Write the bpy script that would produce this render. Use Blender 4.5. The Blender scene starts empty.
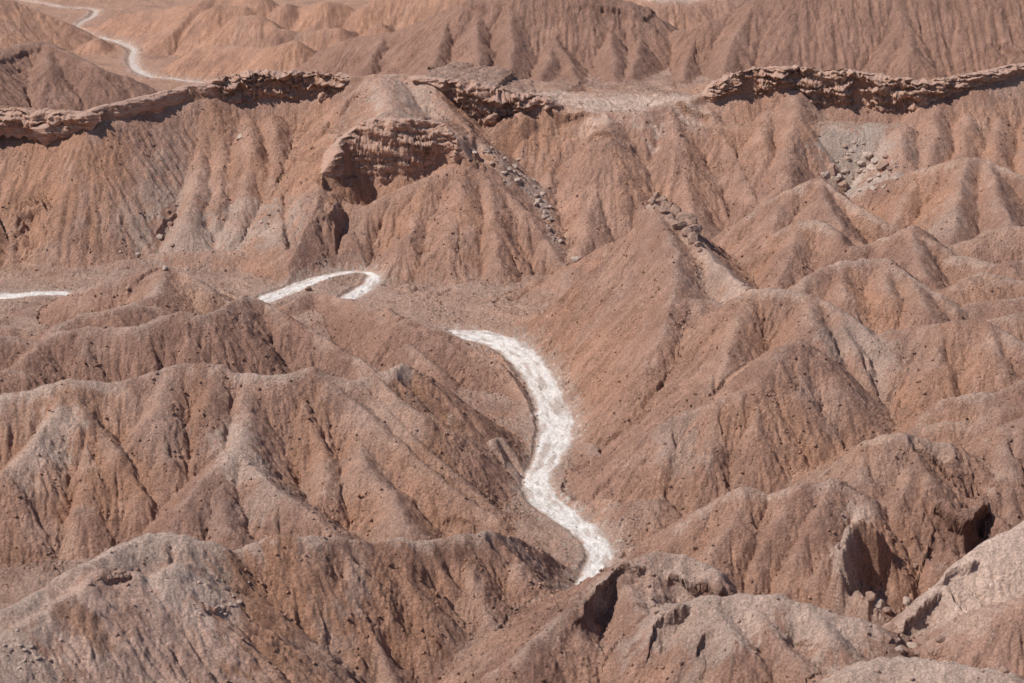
import bpy, math, random
import numpy as np
random.seed(7)
RNG = np.random.default_rng(11)
Q = 1.0                       # mesh density

# ---------------------------------------------------------------- camera model
H, F_PX = 100.0, 2053.0
TH = math.atan((341.5 + 330.0) / F_PX)
CT, ST = math.cos(TH), math.sin(TH)

def ray(u, v):
    dx = (u - 512.0) / F_PX; dy = -(v - 341.5) / F_PX
    return dx, CT + dy * ST, -ST + dy * CT

def at(u, v, z):
    x, y, w = ray(u, v)
    k = (z - H) / w
    return x * k, y * k, z

# ---------------------------------------------------------------- noise
_P = RNG.permutation(1024).astype(np.int32); _P = np.concatenate([_P, _P])
_A = RNG.uniform(0, 2 * math.pi, 1024)
_GX, _GY = np.cos(_A).astype(np.float32), np.sin(_A).astype(np.float32)
_G3 = RNG.normal(size=(1024, 3)); _G3 /= np.linalg.norm(_G3, axis=1)[:, None]; _G3 = _G3.astype(np.float32)

def pn(x, y):
    xf, yf = np.floor(x), np.floor(y)
    xi = xf.astype(np.int32) & 1023; yi = yf.astype(np.int32) & 1023
    x = (x - xf).astype(np.float32); y = (y - yf).astype(np.float32)
    u = x * x * x * (x * (x * 6 - 15) + 10); v = y * y * y * (y * (y * 6 - 15) + 10)
    x1 = (xi + 1) & 1023; y1 = (yi + 1) & 1023
    a = _P[xi]; b = _P[x1]
    def g(h, X, Y):
        return _GX[h] * X + _GY[h] * Y
    n00 = g(_P[a + yi & 1023], x, y); n10 = g(_P[b + yi & 1023], x - 1, y)
    n01 = g(_P[a + y1 & 1023], x, y - 1); n11 = g(_P[b + y1 & 1023], x - 1, y - 1)
    nx0 = n00 + u * (n10 - n00); nx1 = n01 + u * (n11 - n01)
    return 1.45 * (nx0 + v * (nx1 - nx0))

def fbm(x, y, o=4, g=0.5, l=2.03):
    s = 0; a = 1.0; t = 0
    for k in range(o):
        s = s + a * pn(x + 17.3 * k, y - 9.1 * k); t += a; a *= g; x = x * l; y = y * l
    return s / t * 1.3

def pn3(p):
    f = np.floor(p); i = f.astype(np.int32) & 1023; p = (p - f).astype(np.float32)
    w = p * p * p * (p * (p * 6 - 15) + 10)
    out = 0
    for cx in (0, 1):
        for cy in (0, 1):
            for cz in (0, 1):
                h = _P[(_P[(_P[(i[:, 0] + cx) & 1023] + i[:, 1] + cy) & 1023] + i[:, 2] + cz) & 1023]
                d = (_G3[h] * (p - np.array([cx, cy, cz], np.float32))).sum(1)
                out = out + d * (w[:, 0] if cx else 1 - w[:, 0]) * (w[:, 1] if cy else 1 - w[:, 1]) * (w[:, 2] if cz else 1 - w[:, 2])
    return 1.5 * out

def fbm3(p, o=4, g=0.5):
    s = 0; a = 1; t = 0
    for k in range(o):
        s = s + a * pn3(p + 13.7 * k); t += a; a *= g; p = p * 2.03
    return s / t * 1.3

def sstep(a, b, x):
    t = np.clip((x - a) / (b - a), 0, 1)
    return t * t * (3 - 2 * t)

# ---------------------------------------------------------------- grid (fan shaped rows and columns, real metres)
t_f = np.arange(-0.287, 0.287, 0.00062 / Q)
t_m = np.arange(0.287, 0.46, 0.003)
T = np.concatenate([-t_m[::-1] - 0.003, t_f, t_m + 0.0006])
Y = [5.0]
while Y[-1] < 2600:
    y = Y[-1]
    st = 5.0 if y < 130 else 1.5 if y < 165 else 0.21 if y < 300 else 0.26 if y < 415 else 0.26 + (y - 415) * 0.0032 if y < 720 else 12
    Y.append(y + st / (Q if 165 < y < 720 else 1))
Y = np.array(Y)
NT, NY = len(T), len(Y)
GY = np.repeat(Y[:, None], NT, 1).astype(np.float32)
GX = (GY * T[None, :]).astype(np.float32)
print('GRID', NT, NY, NT * NY)

# organic warp of plan coordinates
WX = GX + 1.1 * fbm(GX / 14, GY / 14, 3) + 0.35 * fbm(GX / 3.1, GY / 3.1 + 40, 2)
WY = GY + 1.1 * fbm(GX / 14 + 50, GY / 14, 3) + 0.35 * fbm(GX / 3.1 + 30, GY / 3.1, 2)

# ---------------------------------------------------------------- ridge lines  (u, v, height [, cliff height])
HILLS = []   # key, label
RIDGES = []  # hill index, slope, rounding radius, points, options
def hill(label, *ridges, cat='hill', name='hill'):
    i = len(HILLS); HILLS.append((label, cat, name))
    for r in ridges:
        s, rad, pts = r[:3]; opt = r[3] if len(r) > 3 else {}
        RIDGES.append((i, s, rad, pts, opt))
# --- far valley, left
hill('rounded brown hill in the top left corner beside the far pale stream',
     (.5, 3, [(-120,12,12),(-40,2,12),(10,-3,12),(35,4,10),(64,27,2)]),
     (.4, 2, [(-60,40,3),(0,33,5),(22,33,4),(45,40,1)]))
hill('dark rock-capped hill at the left edge behind the long cliff',
     (.62, 1.2, [(-90,75,21),(-30,58,21),(0,50,21),(20,43,21.5),(45,41,21.5),(70,52,20),(95,65,18),(125,76,15.5),(150,90,12)]),
     (.6, 1.5, [(50,45,21),(45,70,17),(35,90,13)]),
     (.6, 1.5, [(45,41,21),(75,75,15.5),(90,92,12.5)]))
hill('group of low rounded orange hills far behind the cliff beside the pale stream',
     (.45, 2.5, [(85,44,0.5),(97,38,2.5),(108,42,1)]),
     (.5, 2.5, [(140,29,2),(152,17,6),(168,14,7),(184,18,6),(197,28,2)]),
     (.5, 2.5, [(199,14,6),(217,6,9),(243,6,9),(258,10,7)]),
     (.5, 2, [(217,6,9),(210,20,5),(196,34,2)]),
     (.5, 2.5, [(215,36,3),(225,27,6),(240,16,9),(262,15,9.5),(275,27,7.5),(299,32,6.5),(337,28,7.5),(363,32,5)]),
     (.5, 1.5, [(262,16,9),(250,30,5.5),(238,38,3)]),
     (.5, 1.5, [(285,29,7),(272,40,4),(265,46,2.5)]),
     (.5, 2.5, [(184,60,1),(195,49,4),(207,44,5.5),(231,42,6.5),(255,47,6),(275,46,7),(293,40,8.5),(310,48,6.5),(325,60,4)]),
     (.5, 1.5, [(207,44,5.5),(200,60,2),(196,72,0)]),
     (.5, 1.5, [(235,43,6.5),(226,56,3.5),(216,70,1)]),
     (.5, 1.5, [(258,48,6),(250,62,3),(243,75,1)]),
     (.5, 1.5, [(278,46,7),(272,60,4),(266,72,2)]),
     (.5, 1.5, [(295,41,8.5),(292,58,5),(288,72,3)]),
     (.5, 2.5, [(350,20,6),(366,7,10),(386,12,8.5),(416,3,11),(440,3,11)]),
     (.5, 1.5, [(366,7,10),(352,20,6),(345,27,4)]),
     (.5, 2, [(366,30,5),(381,23,8),(398,29,6)]),
     (.5, 2, [(272,10,7),(285,3,10),(297,5,9),(306,14,6)]),
     (.5, 2, [(305,6,9),(325,0,11),(345,4,10),(355,10,8)]),
     (.5, 2, [(120,12,4),(150,5,7),(190,0,9),(220,-6,10),(260,-6,11)]),
     (.5, 2, [(380,-4,12),(420,-8,13),(460,-10,14)]))
hill('broad steep brown mountain filling the top of the view, left of the notch',
     (.62, 1.2, [(296,74,8),(312,58,12.5),(328,47,16),(351,37,19),(384,34,20.5),(404,28,22),(430,17,25),(451,7,28),(470,0,30),(520,-14,33),(580,-14,33),(626,0,30),(644,6,28.5),(659,16,26),(672,25,24)]),
     (.7, .8, [(384,34,20.5),(372,60,17)]),
     (.62, .8, [(451,7,28),(440,45,22),(432,75,18)]),
     (.66, .8, [(480,-3,30),(478,40,23.5),(476,80,18)]),
     (.66, .8, [(510,-10,32),(512,40,23.5),(510,86,17.5)]),
     (.62, .8, [(545,-10,32),(552,20,26),(554,37,23.5),(570,60,20),(580,90,17)]),
     (.66, .8, [(600,-10,31),(612,40,23),(618,88,17)]),
     (.66, .8, [(554,37,23.5),(545,62,20),(535,88,17)]),
     (.66, .8, [(640,5,28),(640,40,22.5),(632,75,18.5)]))
hill('broad steep brown mountain filling the top right, with wide smooth spurs',
     (.62, 1.2, [(676,30,24),(690,26,25),(708,20,26.5),(732,12,28),(752,1,30.5),(800,-16,34),(900,-30,37),(1024,-40,39),(1150,-40,39),(1300,-20,36)]),
     (.66, .8, [(700,22,26),(690,55,20),(682,80,18)]),
     (.66, .8, [(752,1,30.5),(735,40,23.5),(722,70,19)]),
     (.66, .8, [(790,-14,33),(780,30,25),(770,66,19)]),
     (.66, .8, [(830,-20,34),(818,30,25),(812,64,19)]),
     (.62, 1.2, [(868,-24,35),(885,-2,31),(895,7,29),(903,25,26),(912,50,22),(920,68,19)]),
     (.66, .8, [(895,7,29),(875,30,24.5),(858,60,19.5)]),
     (.66, .8, [(945,-30,37),(958,0,31),(972,30,25),(1000,58,20)]),
     (.66, .8, [(958,0,31),(955,35,24.5),(950,68,19)]),
     (.66, .8, [(1010,-40,38),(1025,10,29),(1035,60,20)]),
     (.66, .8, [(1080,-40,38),(1085,10,29),(1090,60,20)]),
     (.4, 1, [(925,70,19.2),(958,56,21.5),(1000,54,22),(1040,56,22)]))
# --- long rim
hill('long escarpment left of centre, with a rocky rim and a steep ribbed face',
     (.62, .5, [(-260,150,22,1.61),(-120,130,22,2.02),(-60,112,22,2.42),(0,104,22.5,3.23),(50,108,22.5,3.63),(85,110,22.5,2.02),(110,105,23,2.42),(150,96,23.5,3.23),(175,89,24,2.82),(205,84,24.5,2.42),(225,76,25.5,3.63),(250,73,26,4.84),(300,72,26,4.84),(330,74,26,4.03),(350,76,26,1.21),(375,76,26,0.40)], dict(cliff=1, back=.42)),
     (.8, 1.8, [(20,128,18),(16,170,12.5),(10,230,5),(8,270,1)]),
     (.8, 1.8, [(62,130,18),(58,180,11),(55,240,4)]),
     (.8, 1.8, [(93,128,18.5),(90,165,13),(88,215,7),(84,250,3)]),
     (.8, 1.8, [(122,122,19),(120,165,13),(116,215,7)]),
     (.8, 1.8, [(160,118,19),(158,160,13.5),(152,205,8),(145,260,1.5)]),
     (.8, 1.8, [(200,110,20),(198,165,13.5),(190,215,7.5)]),
     (.8, 1.8, [(224,112,20),(222,165,13.5),(218,200,9)]),
     (.8, 1.8, [(247,108,20.5),(250,150,16),(246,190,10.5),(238,225,6)]),
     (.8, 1.8, [(272,115,20),(276,160,14),(274,210,8),(278,262,1)]),
     (.5, 3, [(120,262,2),(180,252,3),(240,252,3),(270,264,1.5)]))
hill('buttress of the cliff at the centre left, with an undercut alcove above a ribbed scree cone',
     (.62, 2.2, [(372,76,26,0.40),(400,75,26,0.40),(430,78,26,1.21)], dict(cliff=1, back=.42)),
     (.6, 3, [(385,78,26),(392,100,23.8),(395,114,22.5)]),
     (.62, .6, [(322,172,13.4,.8),(334,152,16.8,4),(350,134,19.4,6.5),(372,119,22,10.5),(400,119,22.2,10),(430,122,21.6,8),(452,136,19.3,4.5),(468,158,15.6,.6)], dict(cliff=1, back=.12, B=14.0, fs=1.6, cut=1)),
     (.7, 1, [(365,80,25.5),(345,98,22.5),(325,120,19),(305,150,14.5),(298,190,9.5),(300,235,4.5)]),
     (.62, .8, [(420,78,25.5),(445,104,22),(468,130,18.5),(490,155,15.5)]),
     (.62, .8, [(312,188,10),(335,200,9),(364,206,8.2),(395,190,10.4),(430,175,12.8),(464,160,15),(500,186,11.4),(525,210,8.2),(548,240,4.4),(565,262,1.8)]),
     (.66, .8, [(464,160,15),(458,200,10),(450,235,6)]),
     (.66, .8, [(440,172,13),(418,210,8),(405,240,5)]),
     (.66, .8, [(490,180,12.5),(492,225,7),(500,262,2.8)]),
     (.66, .8, [(345,205,8),(350,240,4)]),
     (.6, 1.5, [(410,240,4.2),(440,236,5),(465,250,3)]))
hill('middle stretch of the escarpment between the dark alcove and the pale saddle, fluted into cones',
     (.62, .5, [(425,77,26,0.81),(450,80,25.6,2.82),(475,84,25,6.45),(495,88,24.5,7.26),(508,90,24,6.45),(518,93,23.4,2.82),(545,98,22.4,1.77),(562,107,20.8,0.32),(600,113,19.9,0.25),(640,114,19.7,0.16),(668,107,20.4,0.25),(690,98,21.5,0.48)], dict(cliff=1, back=.1, B=38.0)),
     (.7, .8, [(520,110,21),(522,150,14),(525,190,8.5)]),
     (.7, .8, [(555,112,20),(552,150,14),(545,200,8)]),
     (.64, .9, [(604,114,19.8),(604,136,17.3),(600,175,11.5),(588,222,6),(580,252,2.5)]),
     (.64, .8, [(604,136,17.3),(620,165,13),(640,205,7.5)]),
     (.64, .9, [(672,108,20.2),(678,136,16.8),(686,170,12),(694,215,6.5)]),
     (.8, .8, [(650,116,19),(648,150,14),(655,180,10)]),
     (.64, .9, [(700,98,21),(718,128,17.4),(738,160,13),(756,200,8)]),
     (.6, 1.5, [(560,97,20.6),(610,95,20.4),(650,95,20.2)], dict(flat=5)))
hill('right stretch of the escarpment, with an overhanging rock rim and a pale boulder hollow',
     (.66, .5, [(688,99,21.4,0.48),(704,92,22.5,2.42),(722,78,25,3.23),(745,71,26.3,4.03),(765,69,26.6,4.84),(785,67,27,3.23),(800,67,27,4.84),(830,71,26.5,6.45),(860,71,26.5,6.05),(885,75,26,6.45),(910,79,25.5,5.64),(925,82,25.2,4.03),(945,79,25.6,2.82),(975,73,26.6,2.02),(1000,68,27.2,1.77),(1060,60,28,1.61),(1200,60,28,2.02),(1400,50,28,2.02)], dict(cliff=1, back=.28, B=32.0)),
     (.8, 1.8, [(795,90,23),(794,117,19.5),(788,150,15),(783,185,11)]),
     (.8, 1.8, [(770,104,20),(762,135,17),(765,170,12)]),
     (.8, 1.8, [(905,125,18.5),(900,155,15)]),
     (.8, 1.8, [(935,98,22),(935,130,18),(930,160,14)]),
     (.8, 1.8, [(965,90,23),(968,125,18.5),(962,155,14.5)]),
     (.8, 1.8, [(995,84,24),(1000,120,19),(996,155,14.5)]),
     (.8, 1.8, [(1030,78,25),(1034,120,19),(1036,160,14)]))
# --- left middle
hill('low smooth hill in front of the escarpment with a cracked crest, above the left streambed',
     (.5, 1.5, [(68,296,2.5),(85,288,4.5),(108,282,5.8),(135,273,6.8),(164,268,7.5),(187,270,7.4),(207,287,5.5),(231,301,3.5)]),
     (.5, 1.2, [(164,268,7.5),(160,290,6.2),(140,302,6)]))
hill('wavy low brown ridge left of the winding streambed, behind the big near-left ridge',
     (.62, 1, [(-140,345,9),(-60,342,8),(0,336,7.5),(18,337,7),(38,344,6),(56,333,7),(88,328,7.6),(115,327,7.6),(140,327,7.6),(164,315,8.6),(182,311,9),(205,316,8.3),(223,308,8.6),(243,296,9),(258,298,8.4),(264,302,7.8),(285,316,6.4),(310,330,4.8),(345,350,2.8),(375,368,1.2)]),
     (.55, 1.2, [(38,342,6),(55,328,7),(73,318,7.5),(95,311,8),(111,309,8),(132,303,8),(150,306,7)]),
     (.62, 1, [(-60,310,7),(-20,318,6),(10,326,5),(45,342,3)]),
     (.6, 1, [(0,375,4),(25,358,5.5),(40,345,6)]),
     (.66, .8, [(88,328,7.6),(84,350,4.5),(82,372,2)]),
     (.66, .8, [(182,311,9),(190,340,5),(195,362,2.5)]),
     (.66, .8, [(243,296,9),(246,330,5),(250,360,2)]),
     (.6, .8, [(-20,372,5),(20,372,4.5),(50,376,3)]))
hill('long low brown hill with a crumbling edge along the left bank of the pale stream',
     (.55, .9, [(285,304,1.6),(297,298,1.8),(310,293,1.8),(328,293,2.0),(342,298,2.6),(357,302,3.6),(386,310,5.6),(404,318,6.4),(422,324,6.1),(445,333,5.6),(463,342,4.8),(480,352,4.0),(495,362,3.2),(512,376,2),(525,392,1.2),(533,412,.4)], dict(back=1.0)),
     (.6, .8, [(386,310,6),(410,345,3),(440,372,1.4)]))
# --- big left ridge
hill('big rounded brown ridge at the left with pale crest and wide spurs',
     (.62, 1.3, [(-140,400,14),(-60,398,13.5),(0,393,13.5),(29,390,13.5),(56,383,14),(67,380,14.2),(90,380,14),(111,382,13.6),(146,376,14),(167,366,14.8),(185,364,15),(202,364,15),(217,367,14.6),(240,376,13.6),(264,376,13.5),(287,374,13.5),(307,368,13.9),(325,376,12.8),(348,384,11.8),(357,383,11.8),(372,376,12),(398,368,12.4),(408,364,12.4),(422,382,10.4),(445,405,7.8),(468,430,4.8),(483,444,3.2),(500,436,3.6),(512,455,2.4),(527,478,.6)]),
     (.66, 1.1, [(62,382,14),(58,412,11.4),(36,440,9.2),(5,472,7),(-30,500,5)]),
     (.64, 1.3, [(70,382,14),(82,420,10.4),(88,465,6.5),(84,505,3.8)]),
     (.64, 1.3, [(78,405,11.8),(115,450,7.6),(140,490,4.5)]),
     (.64, 1.3, [(175,367,14.8),(160,410,11),(165,455,7),(172,478,5)]),
     (.66, .9, [(217,368,14.4),(208,405,11),(196,440,7.5)]),
     (.64, 1.2, [(246,377,13.4),(243,412,10.6),(238,442,8.4),(226,456,7.6),(203,478,6.6),(182,505,5),(168,532,3.4)]),
     (.62, 1.1, [(232,450,8),(256,468,7.2),(282,490,5.6),(312,514,4),(335,535,2.6)]),
     (.62, 1, [(226,456,7.6),(222,490,5.6),(230,530,3.4)]),
     (.64, .9, [(300,371,13.4),(306,410,9.6),(322,445,6.4),(330,490,3.8)]),
     (.62, .9, [(312,371,13.4),(330,385,12),(352,402,10.2),(378,424,8.2),(402,446,6.6),(427,467,5),(463,497,2.6),(495,521,.8)]),
     (.62, 1.2, [(350,425,8.2),(366,465,5.6),(392,492,3.8),(405,525,2.4)]),
     (.66, .8, [(357,384,11.6),(385,412,9),(420,444,6.4),(455,474,3.8),(490,505,1.4)]),
     (.64, .8, [(372,377,11.9),(395,398,10.2),(415,411,9),(445,429,6.6),(475,441,3.8)]))
# --- near left
hill('near pale grey hill with a rock cap in the bottom left corner',
     (.62, 1.6, [(-120,650,16),(-60,630,16),(0,612,16),(29,600,16),(56,583,16),(73,568,16.2),(100,555,16),(126,541,16),(152,533,16),(166,532,16),(182,535,15.6),(211,545,14),(232,553,12.6)]),
     (.6, 1.2, [(-40,660,14.6),(20,627,15.4),(35,618,15.6),(73,597,16.2),(90,580,16.6),(100,571,16.8),(126,571,16.2),(146,579,15.2),(164,571,15.4),(180,562,15)]),
     (.62, 1.2, [(164,571,15.4),(196,600,12),(228,645,8),(255,690,4.5)]),
     (.62, 1.2, [(100,572,16.6),(112,615,12.4),(135,670,8)]),
     (.62, 1.2, [(35,618,15.6),(40,650,12.5),(70,700,8)]),
     (.62, 1.2, [(205,545,14.4),(222,575,11.5),(252,620,8),(300,680,4)]),
     (.6, 1.2, [(-40,640,15),(-10,650,14),(20,690,11)]))
hill('near rough brown ridge with a pale level crest at the bottom centre left',
     (.66, 1.2, [(232,554,12.2),(243,549,12.6),(255,543,13.2),(275,537,13.6),(300,537,13.2),(328,537,12.6),(355,540,11.8),(378,542,11),(404,539,10.6),(425,540,10),(445,539,9.5),(471,534,9),(489,531,8.6),(505,532,8),(522,534,7.2),(538,541,6),(555,553,4.2),(566,566,2.6),(573,585,1)]),
     (.7, .9, [(268,540,13.2),(275,575,9.6),(290,620,6),(315,670,2.5)]),
     (.7, .9, [(335,538,12.4),(345,580,8.4),(370,630,4.4),(400,690,1)]),
     (.7, .9, [(404,540,10.4),(412,585,6.8),(440,640,2.6)]),
     (.7, .9, [(460,537,9),(475,580,5.6),(490,620,3)]),
     (.66, .9, [(515,535,7.4),(520,570,5),(530,600,3)]))
# --- central mountain
hill('tall smooth mountain right of the pale stream with a rock-tipped peak',
     (.6, .8, [(578,263,2.5),(597,251,6.8),(612,239,10.5),(627,228,14.2),(642,214,18.4),(655,202,20.8),(668,212,20),(682,226,19),(696,243,17.8),(712,258,16.8),(729,272,16),(752,291,15.2)]),
     (.6, .9, [(660,210,20),(668,232,18.6),(676,254,17),(679,277,15.4),(674,298,14),(662,330,11.6),(650,362,9)]),
     (.6, 1, [(674,298,14),(691,298,14.4),(708,300,14.2),(722,305,14)]),
     (.58, 1.1, [(650,210,18.5),(636,240,14.6),(618,275,10),(596,320,5)]),
     (.58, 1.1, [(664,300,13),(640,345,8.6),(618,388,4.8)]),
     (.62, .8, [(700,300,14.2),(700,330,11.6),(690,355,9.8)]),
     (.5, 1.5, [(590,440,1.2),(600,470,1.6),(612,505,1.6)]))
hill('wide dome-shaped brown hill below the rock-tipped mountain, with gullied flanks',
     (.62, 1.4, [(700,332,12),(712,318,14),(724,308,15.6),(738,297,17.2),(752,291,18),(776,289,18.4),(806,295,18),(830,304,17.2),(847,313,16.6),(862,324,15.6),(876,337,14.6),(892,353,13.4),(905,366,12.6),(914,388,10.8)]),
     (.64, 1.4, [(632,500,2),(636,470,4.2),(644,438,7),(655,429,8),(667,422,9),(690,412,10.2),(714,404,11.4),(740,392,12.8),(761,378,14.2),(775,356,16),(785,344,16.8),(800,340,17),(815,351,16),(830,370,14.2),(850,395,11.6),(872,420,9.2),(890,436,7.8)]),
     (.66, .9, [(806,296,18),(815,325,15.4),(822,345,14)]),
     (.66, .9, [(840,312,16.6),(858,350,13),(875,392,9.6)]),
     (.66, .9, [(720,404,11.6),(712,440,7.8),(705,480,4.4)]),
     (.66, .9, [(762,380,14),(758,425,9.4),(755,470,5.6)]),
     (.66, .9, [(800,341,17),(800,390,12),(795,440,7.8)]),
     (.66, .9, [(672,421,9.2),(668,455,5.8),(664,490,3)]),
     (.62, .9, [(752,292,17.8),(735,330,14.2),(722,365,11.6),(712,385,10.6)]))
# --- right middle
hill('pointed brown hill just below the pale boulder hollow',
     (.62, .9, [(716,250,8.6),(735,230,11.4),(753,213,14),(772,200,16),(791,189,17.8),(806,181,18.8),(818,176,19.4),(830,186,18.4),(841,195,17.4),(858,206,16.2),(876,216,15),(892,224,14),(905,232,13)]),
     (.66, .8, [(818,177,19.2),(826,205,16.6),(845,228,14.6),(862,243,13)]),
     (.66, .8, [(791,190,17.6),(776,215,14),(765,240,11)]))
hill('smooth brown hill with a rounded shoulder, in front of the pointed hill',
     (.62, 1, [(728,280,9.6),(747,258,12.4),(770,240,15),(785,230,16.6),(803,221,18),(821,220,18.2),(833,230,17.4),(843,244,16.2)]),
     (.66, .9, [(800,222,17.8),(790,250,14.4),(776,280,11.6)]),
     (.6, 1.1, [(835,246,15.6),(852,246,16),(870,244,16),(886,243,16),(897,252,15)]))
hill('rounded fluted hill right of the wide dome, with an orange gully',
     (.64, 1.2, [(794,300,14.6),(803,284,16),(812,275,16.8),(826,267,17.4),(841,262,17.8),(858,260,18),(875,259,18),(888,260,18),(905,273,17),(922,284,16),(938,294,15),(952,308,13.6)]),
     (.66, .9, [(843,263,17.6),(845,290,14.8),(850,315,12.4)]),
     (.66, .9, [(888,261,17.8),(888,290,14.8),(892,318,12.2)]),
     (.66, .9, [(912,280,16.4),(925,305,14),(940,328,12)]))
hill('small pointed knoll between the fluted hill and the big right-hand hill',
     (.64, 1, [(876,243,15.6),(888,236,17.2),(902,230,18.4),(914,226,19),(924,230,18.6),(934,240,17.6),(944,249,16.6)]),
     (.62, 1, [(948,250,16.2),(968,240,17.4),(988,230,18.4),(1008,227,18.8),(1040,226,19),(1100,226,19)]),
     (.66, .8, [(914,227,18.8),(915,250,16.6),(925,275,14.6)]))
hill('big broad brown hill at the right below the overhanging rim',
     (.64, .9, [(846,204,12.6),(866,192,14.8),(884,183,16.8),(900,176,18.2),(920,169,19.8),(941,163,21.2),(964,157,22.4),(976,158,22.2),(988,161,21.8),(1005,168,20.8),(1024,176,20),(1060,190,18),(1110,200,17),(1200,190,18)]),
     (.66, .8, [(964,158,22.2),(962,190,18.6),(955,220,15.8),(948,245,13.8)]),
     (.66, .8, [(988,162,21.6),(1000,195,18),(1008,220,16)]),
     (.66, .8, [(925,170,19.4),(910,200,15.6),(895,222,13)]))
hill('cluster of small rounded hillocks at the right edge',
     (.6, 1.2, [(936,262,15),(952,258,15.8),(967,257,16),(988,261,16),(1004,270,15.2),(1018,284,14)]),
     (.6, 1.2, [(944,298,13.4),(958,285,14.8),(973,277,15.6),(988,272,16),(1004,275,15.6),(1020,281,15),(1060,290,15)]),
     (.6, 1.2, [(965,291,14),(985,284,14.8),(1005,280,15.2),(1024,283,15),(1060,290,15)]),
     (.6, 1.2, [(948,318,12),(960,308,13.2),(973,303,13.8),(1000,299,14.4),(1024,298,14.6),(1060,300,14.6)]),
     (.6, 1.2, [(985,322,12.6),(1003,316,13.2),(1024,312,13.6),(1060,310,14)]),
     (.6, 1.2, [(1010,262,16.4),(1040,255,17),(1080,250,17)]),
     (.6, 1.2, [(870,318,10),(890,316,12),(910,318,12.2),(925,322,12)]))
hill('wide rounded hill at the right, between the hillocks and the near right ridges',
     (.64, 1.2, [(878,345,12.4),(888,335,14.2),(900,330,15.4),(914,327,16.2),(934,324,17),(953,322,17.4),(970,320,17.6),(982,321,17.6),(996,328,17),(1017,341,16),(1045,355,15),(1090,360,15)]),
     (.66, .9, [(900,331,15.2),(905,360,12.2),(908,395,9.6)]),
     (.66, .9, [(934,325,16.8),(938,358,13.4),(932,395,10)]),
     (.66, .9, [(985,323,17.4),(992,350,14.6),(990,380,12)]))
hill('small smooth ridges stepping down at the right edge',
     (.62, 1, [(908,434,8.4),(920,423,9.8),(932,411,11),(947,398,12.4),(965,393,13.2),(985,391,13.6),(994,395,13.2),(1003,403,12.4)]),
     (.62, 1.1, [(994,398,12.8),(1008,388,14),(1024,380,15),(1060,365,16),(1120,360,16)]),
     (.62, 1.1, [(975,426,10.4),(988,416,11.6),(1005,408,12.6),(1024,404,13),(1070,395,14)]),
     (.62, 1.1, [(902,434,8.6),(915,428,9.6),(929,424,10.2),(948,422,10.6),(967,422,10.8),(985,425,10.6),(996,432,10)]),
     (.62, 1.2, [(968,475,7),(978,456,9),(988,438,10.8),(1005,427,12),(1024,418,13),(1070,400,15),(1150,390,16)]),
     (.64, .9, [(1000,430,11.6),(1005,470,8.4),(1010,520,5)]),
     (.64, .9, [(1040,415,13),(1050,460,9.4),(1060,500,7)]))
hill('smooth brown hill with a dark hollow on its right flank, at the lower right',
     (.64, 1, [(806,484,6.6),(821,474,8),(835,465,9.4),(850,455,10.6),(860,447,11.6),(870,440,12.6),(885,434,13.4),(906,433,13.6),(926,434,13.4),(945,437,12.8),(956,446,11.8),(968,462,10.2),(985,482,8.4),(1000,505,6.4)]),
     (.64, .9, [(922,436,13.2),(916,460,11),(905,485,9),(892,520,6.4),(880,560,3.6)]),
     (.64, .9, [(916,460,11),(935,485,9.4),(955,500,8.4),(975,503,8)]),
     (.66, .8, [(870,441,12.4),(862,475,9.2),(850,500,7)]))
hill('jagged fin of orange-brown rock with a pale cap rising from the lower right hillside',
     (3.0, .5, [(884,532,8.0),(874,521,9.6),(864,516,10.3),(855,517,10.4),(848,526,10),(844,542,9.2),(842,552,8.6)]),
     (2.2, .5, [(846,534,9.4),(836,545,8.2),(824,556,6.8),(812,572,5.2)]),
     (2.6, .3, [(843,548,8.4),(838,566,6.6),(832,580,4.8)]),
     (1.8, .5, [(846,598,4),(856,590,5.2),(866,592,5.6),(874,602,4.6),(880,612,3.6)]), cat='rock outcrop', name='rock_outcrop')
hill('brown spurred hill at lower centre right, behind the overhanging near ridge',
     (.62, 1, [(620,566,1),(644,550,3.4),(665,535,5.2),(685,521,7),(708,506,8.6),(729,492,10),(740,487,10.6),(749,486,10.6),(758,489,10.2),(767,494,9.6),(784,489,10.4),(800,483,11),(815,484,10.8),(832,479,11.2),(847,489,10.2),(862,495,9.6),(866,505,9)]),
     (.64, .9, [(749,487,10.4),(738,515,8),(715,545,5.6),(690,570,3.4)]),
     (.64, .9, [(800,484,10.8),(780,520,7.8),(755,560,4.6),(740,590,2.4)]),
     (.64, .9, [(832,480,11),(815,520,8),(795,560,5),(785,590,3)]),
     (.55, 1, [(598,516,.6),(615,508,2),(640,500,3.4),(656,498,3.8),(668,506,3),(678,520,2)]))
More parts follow.
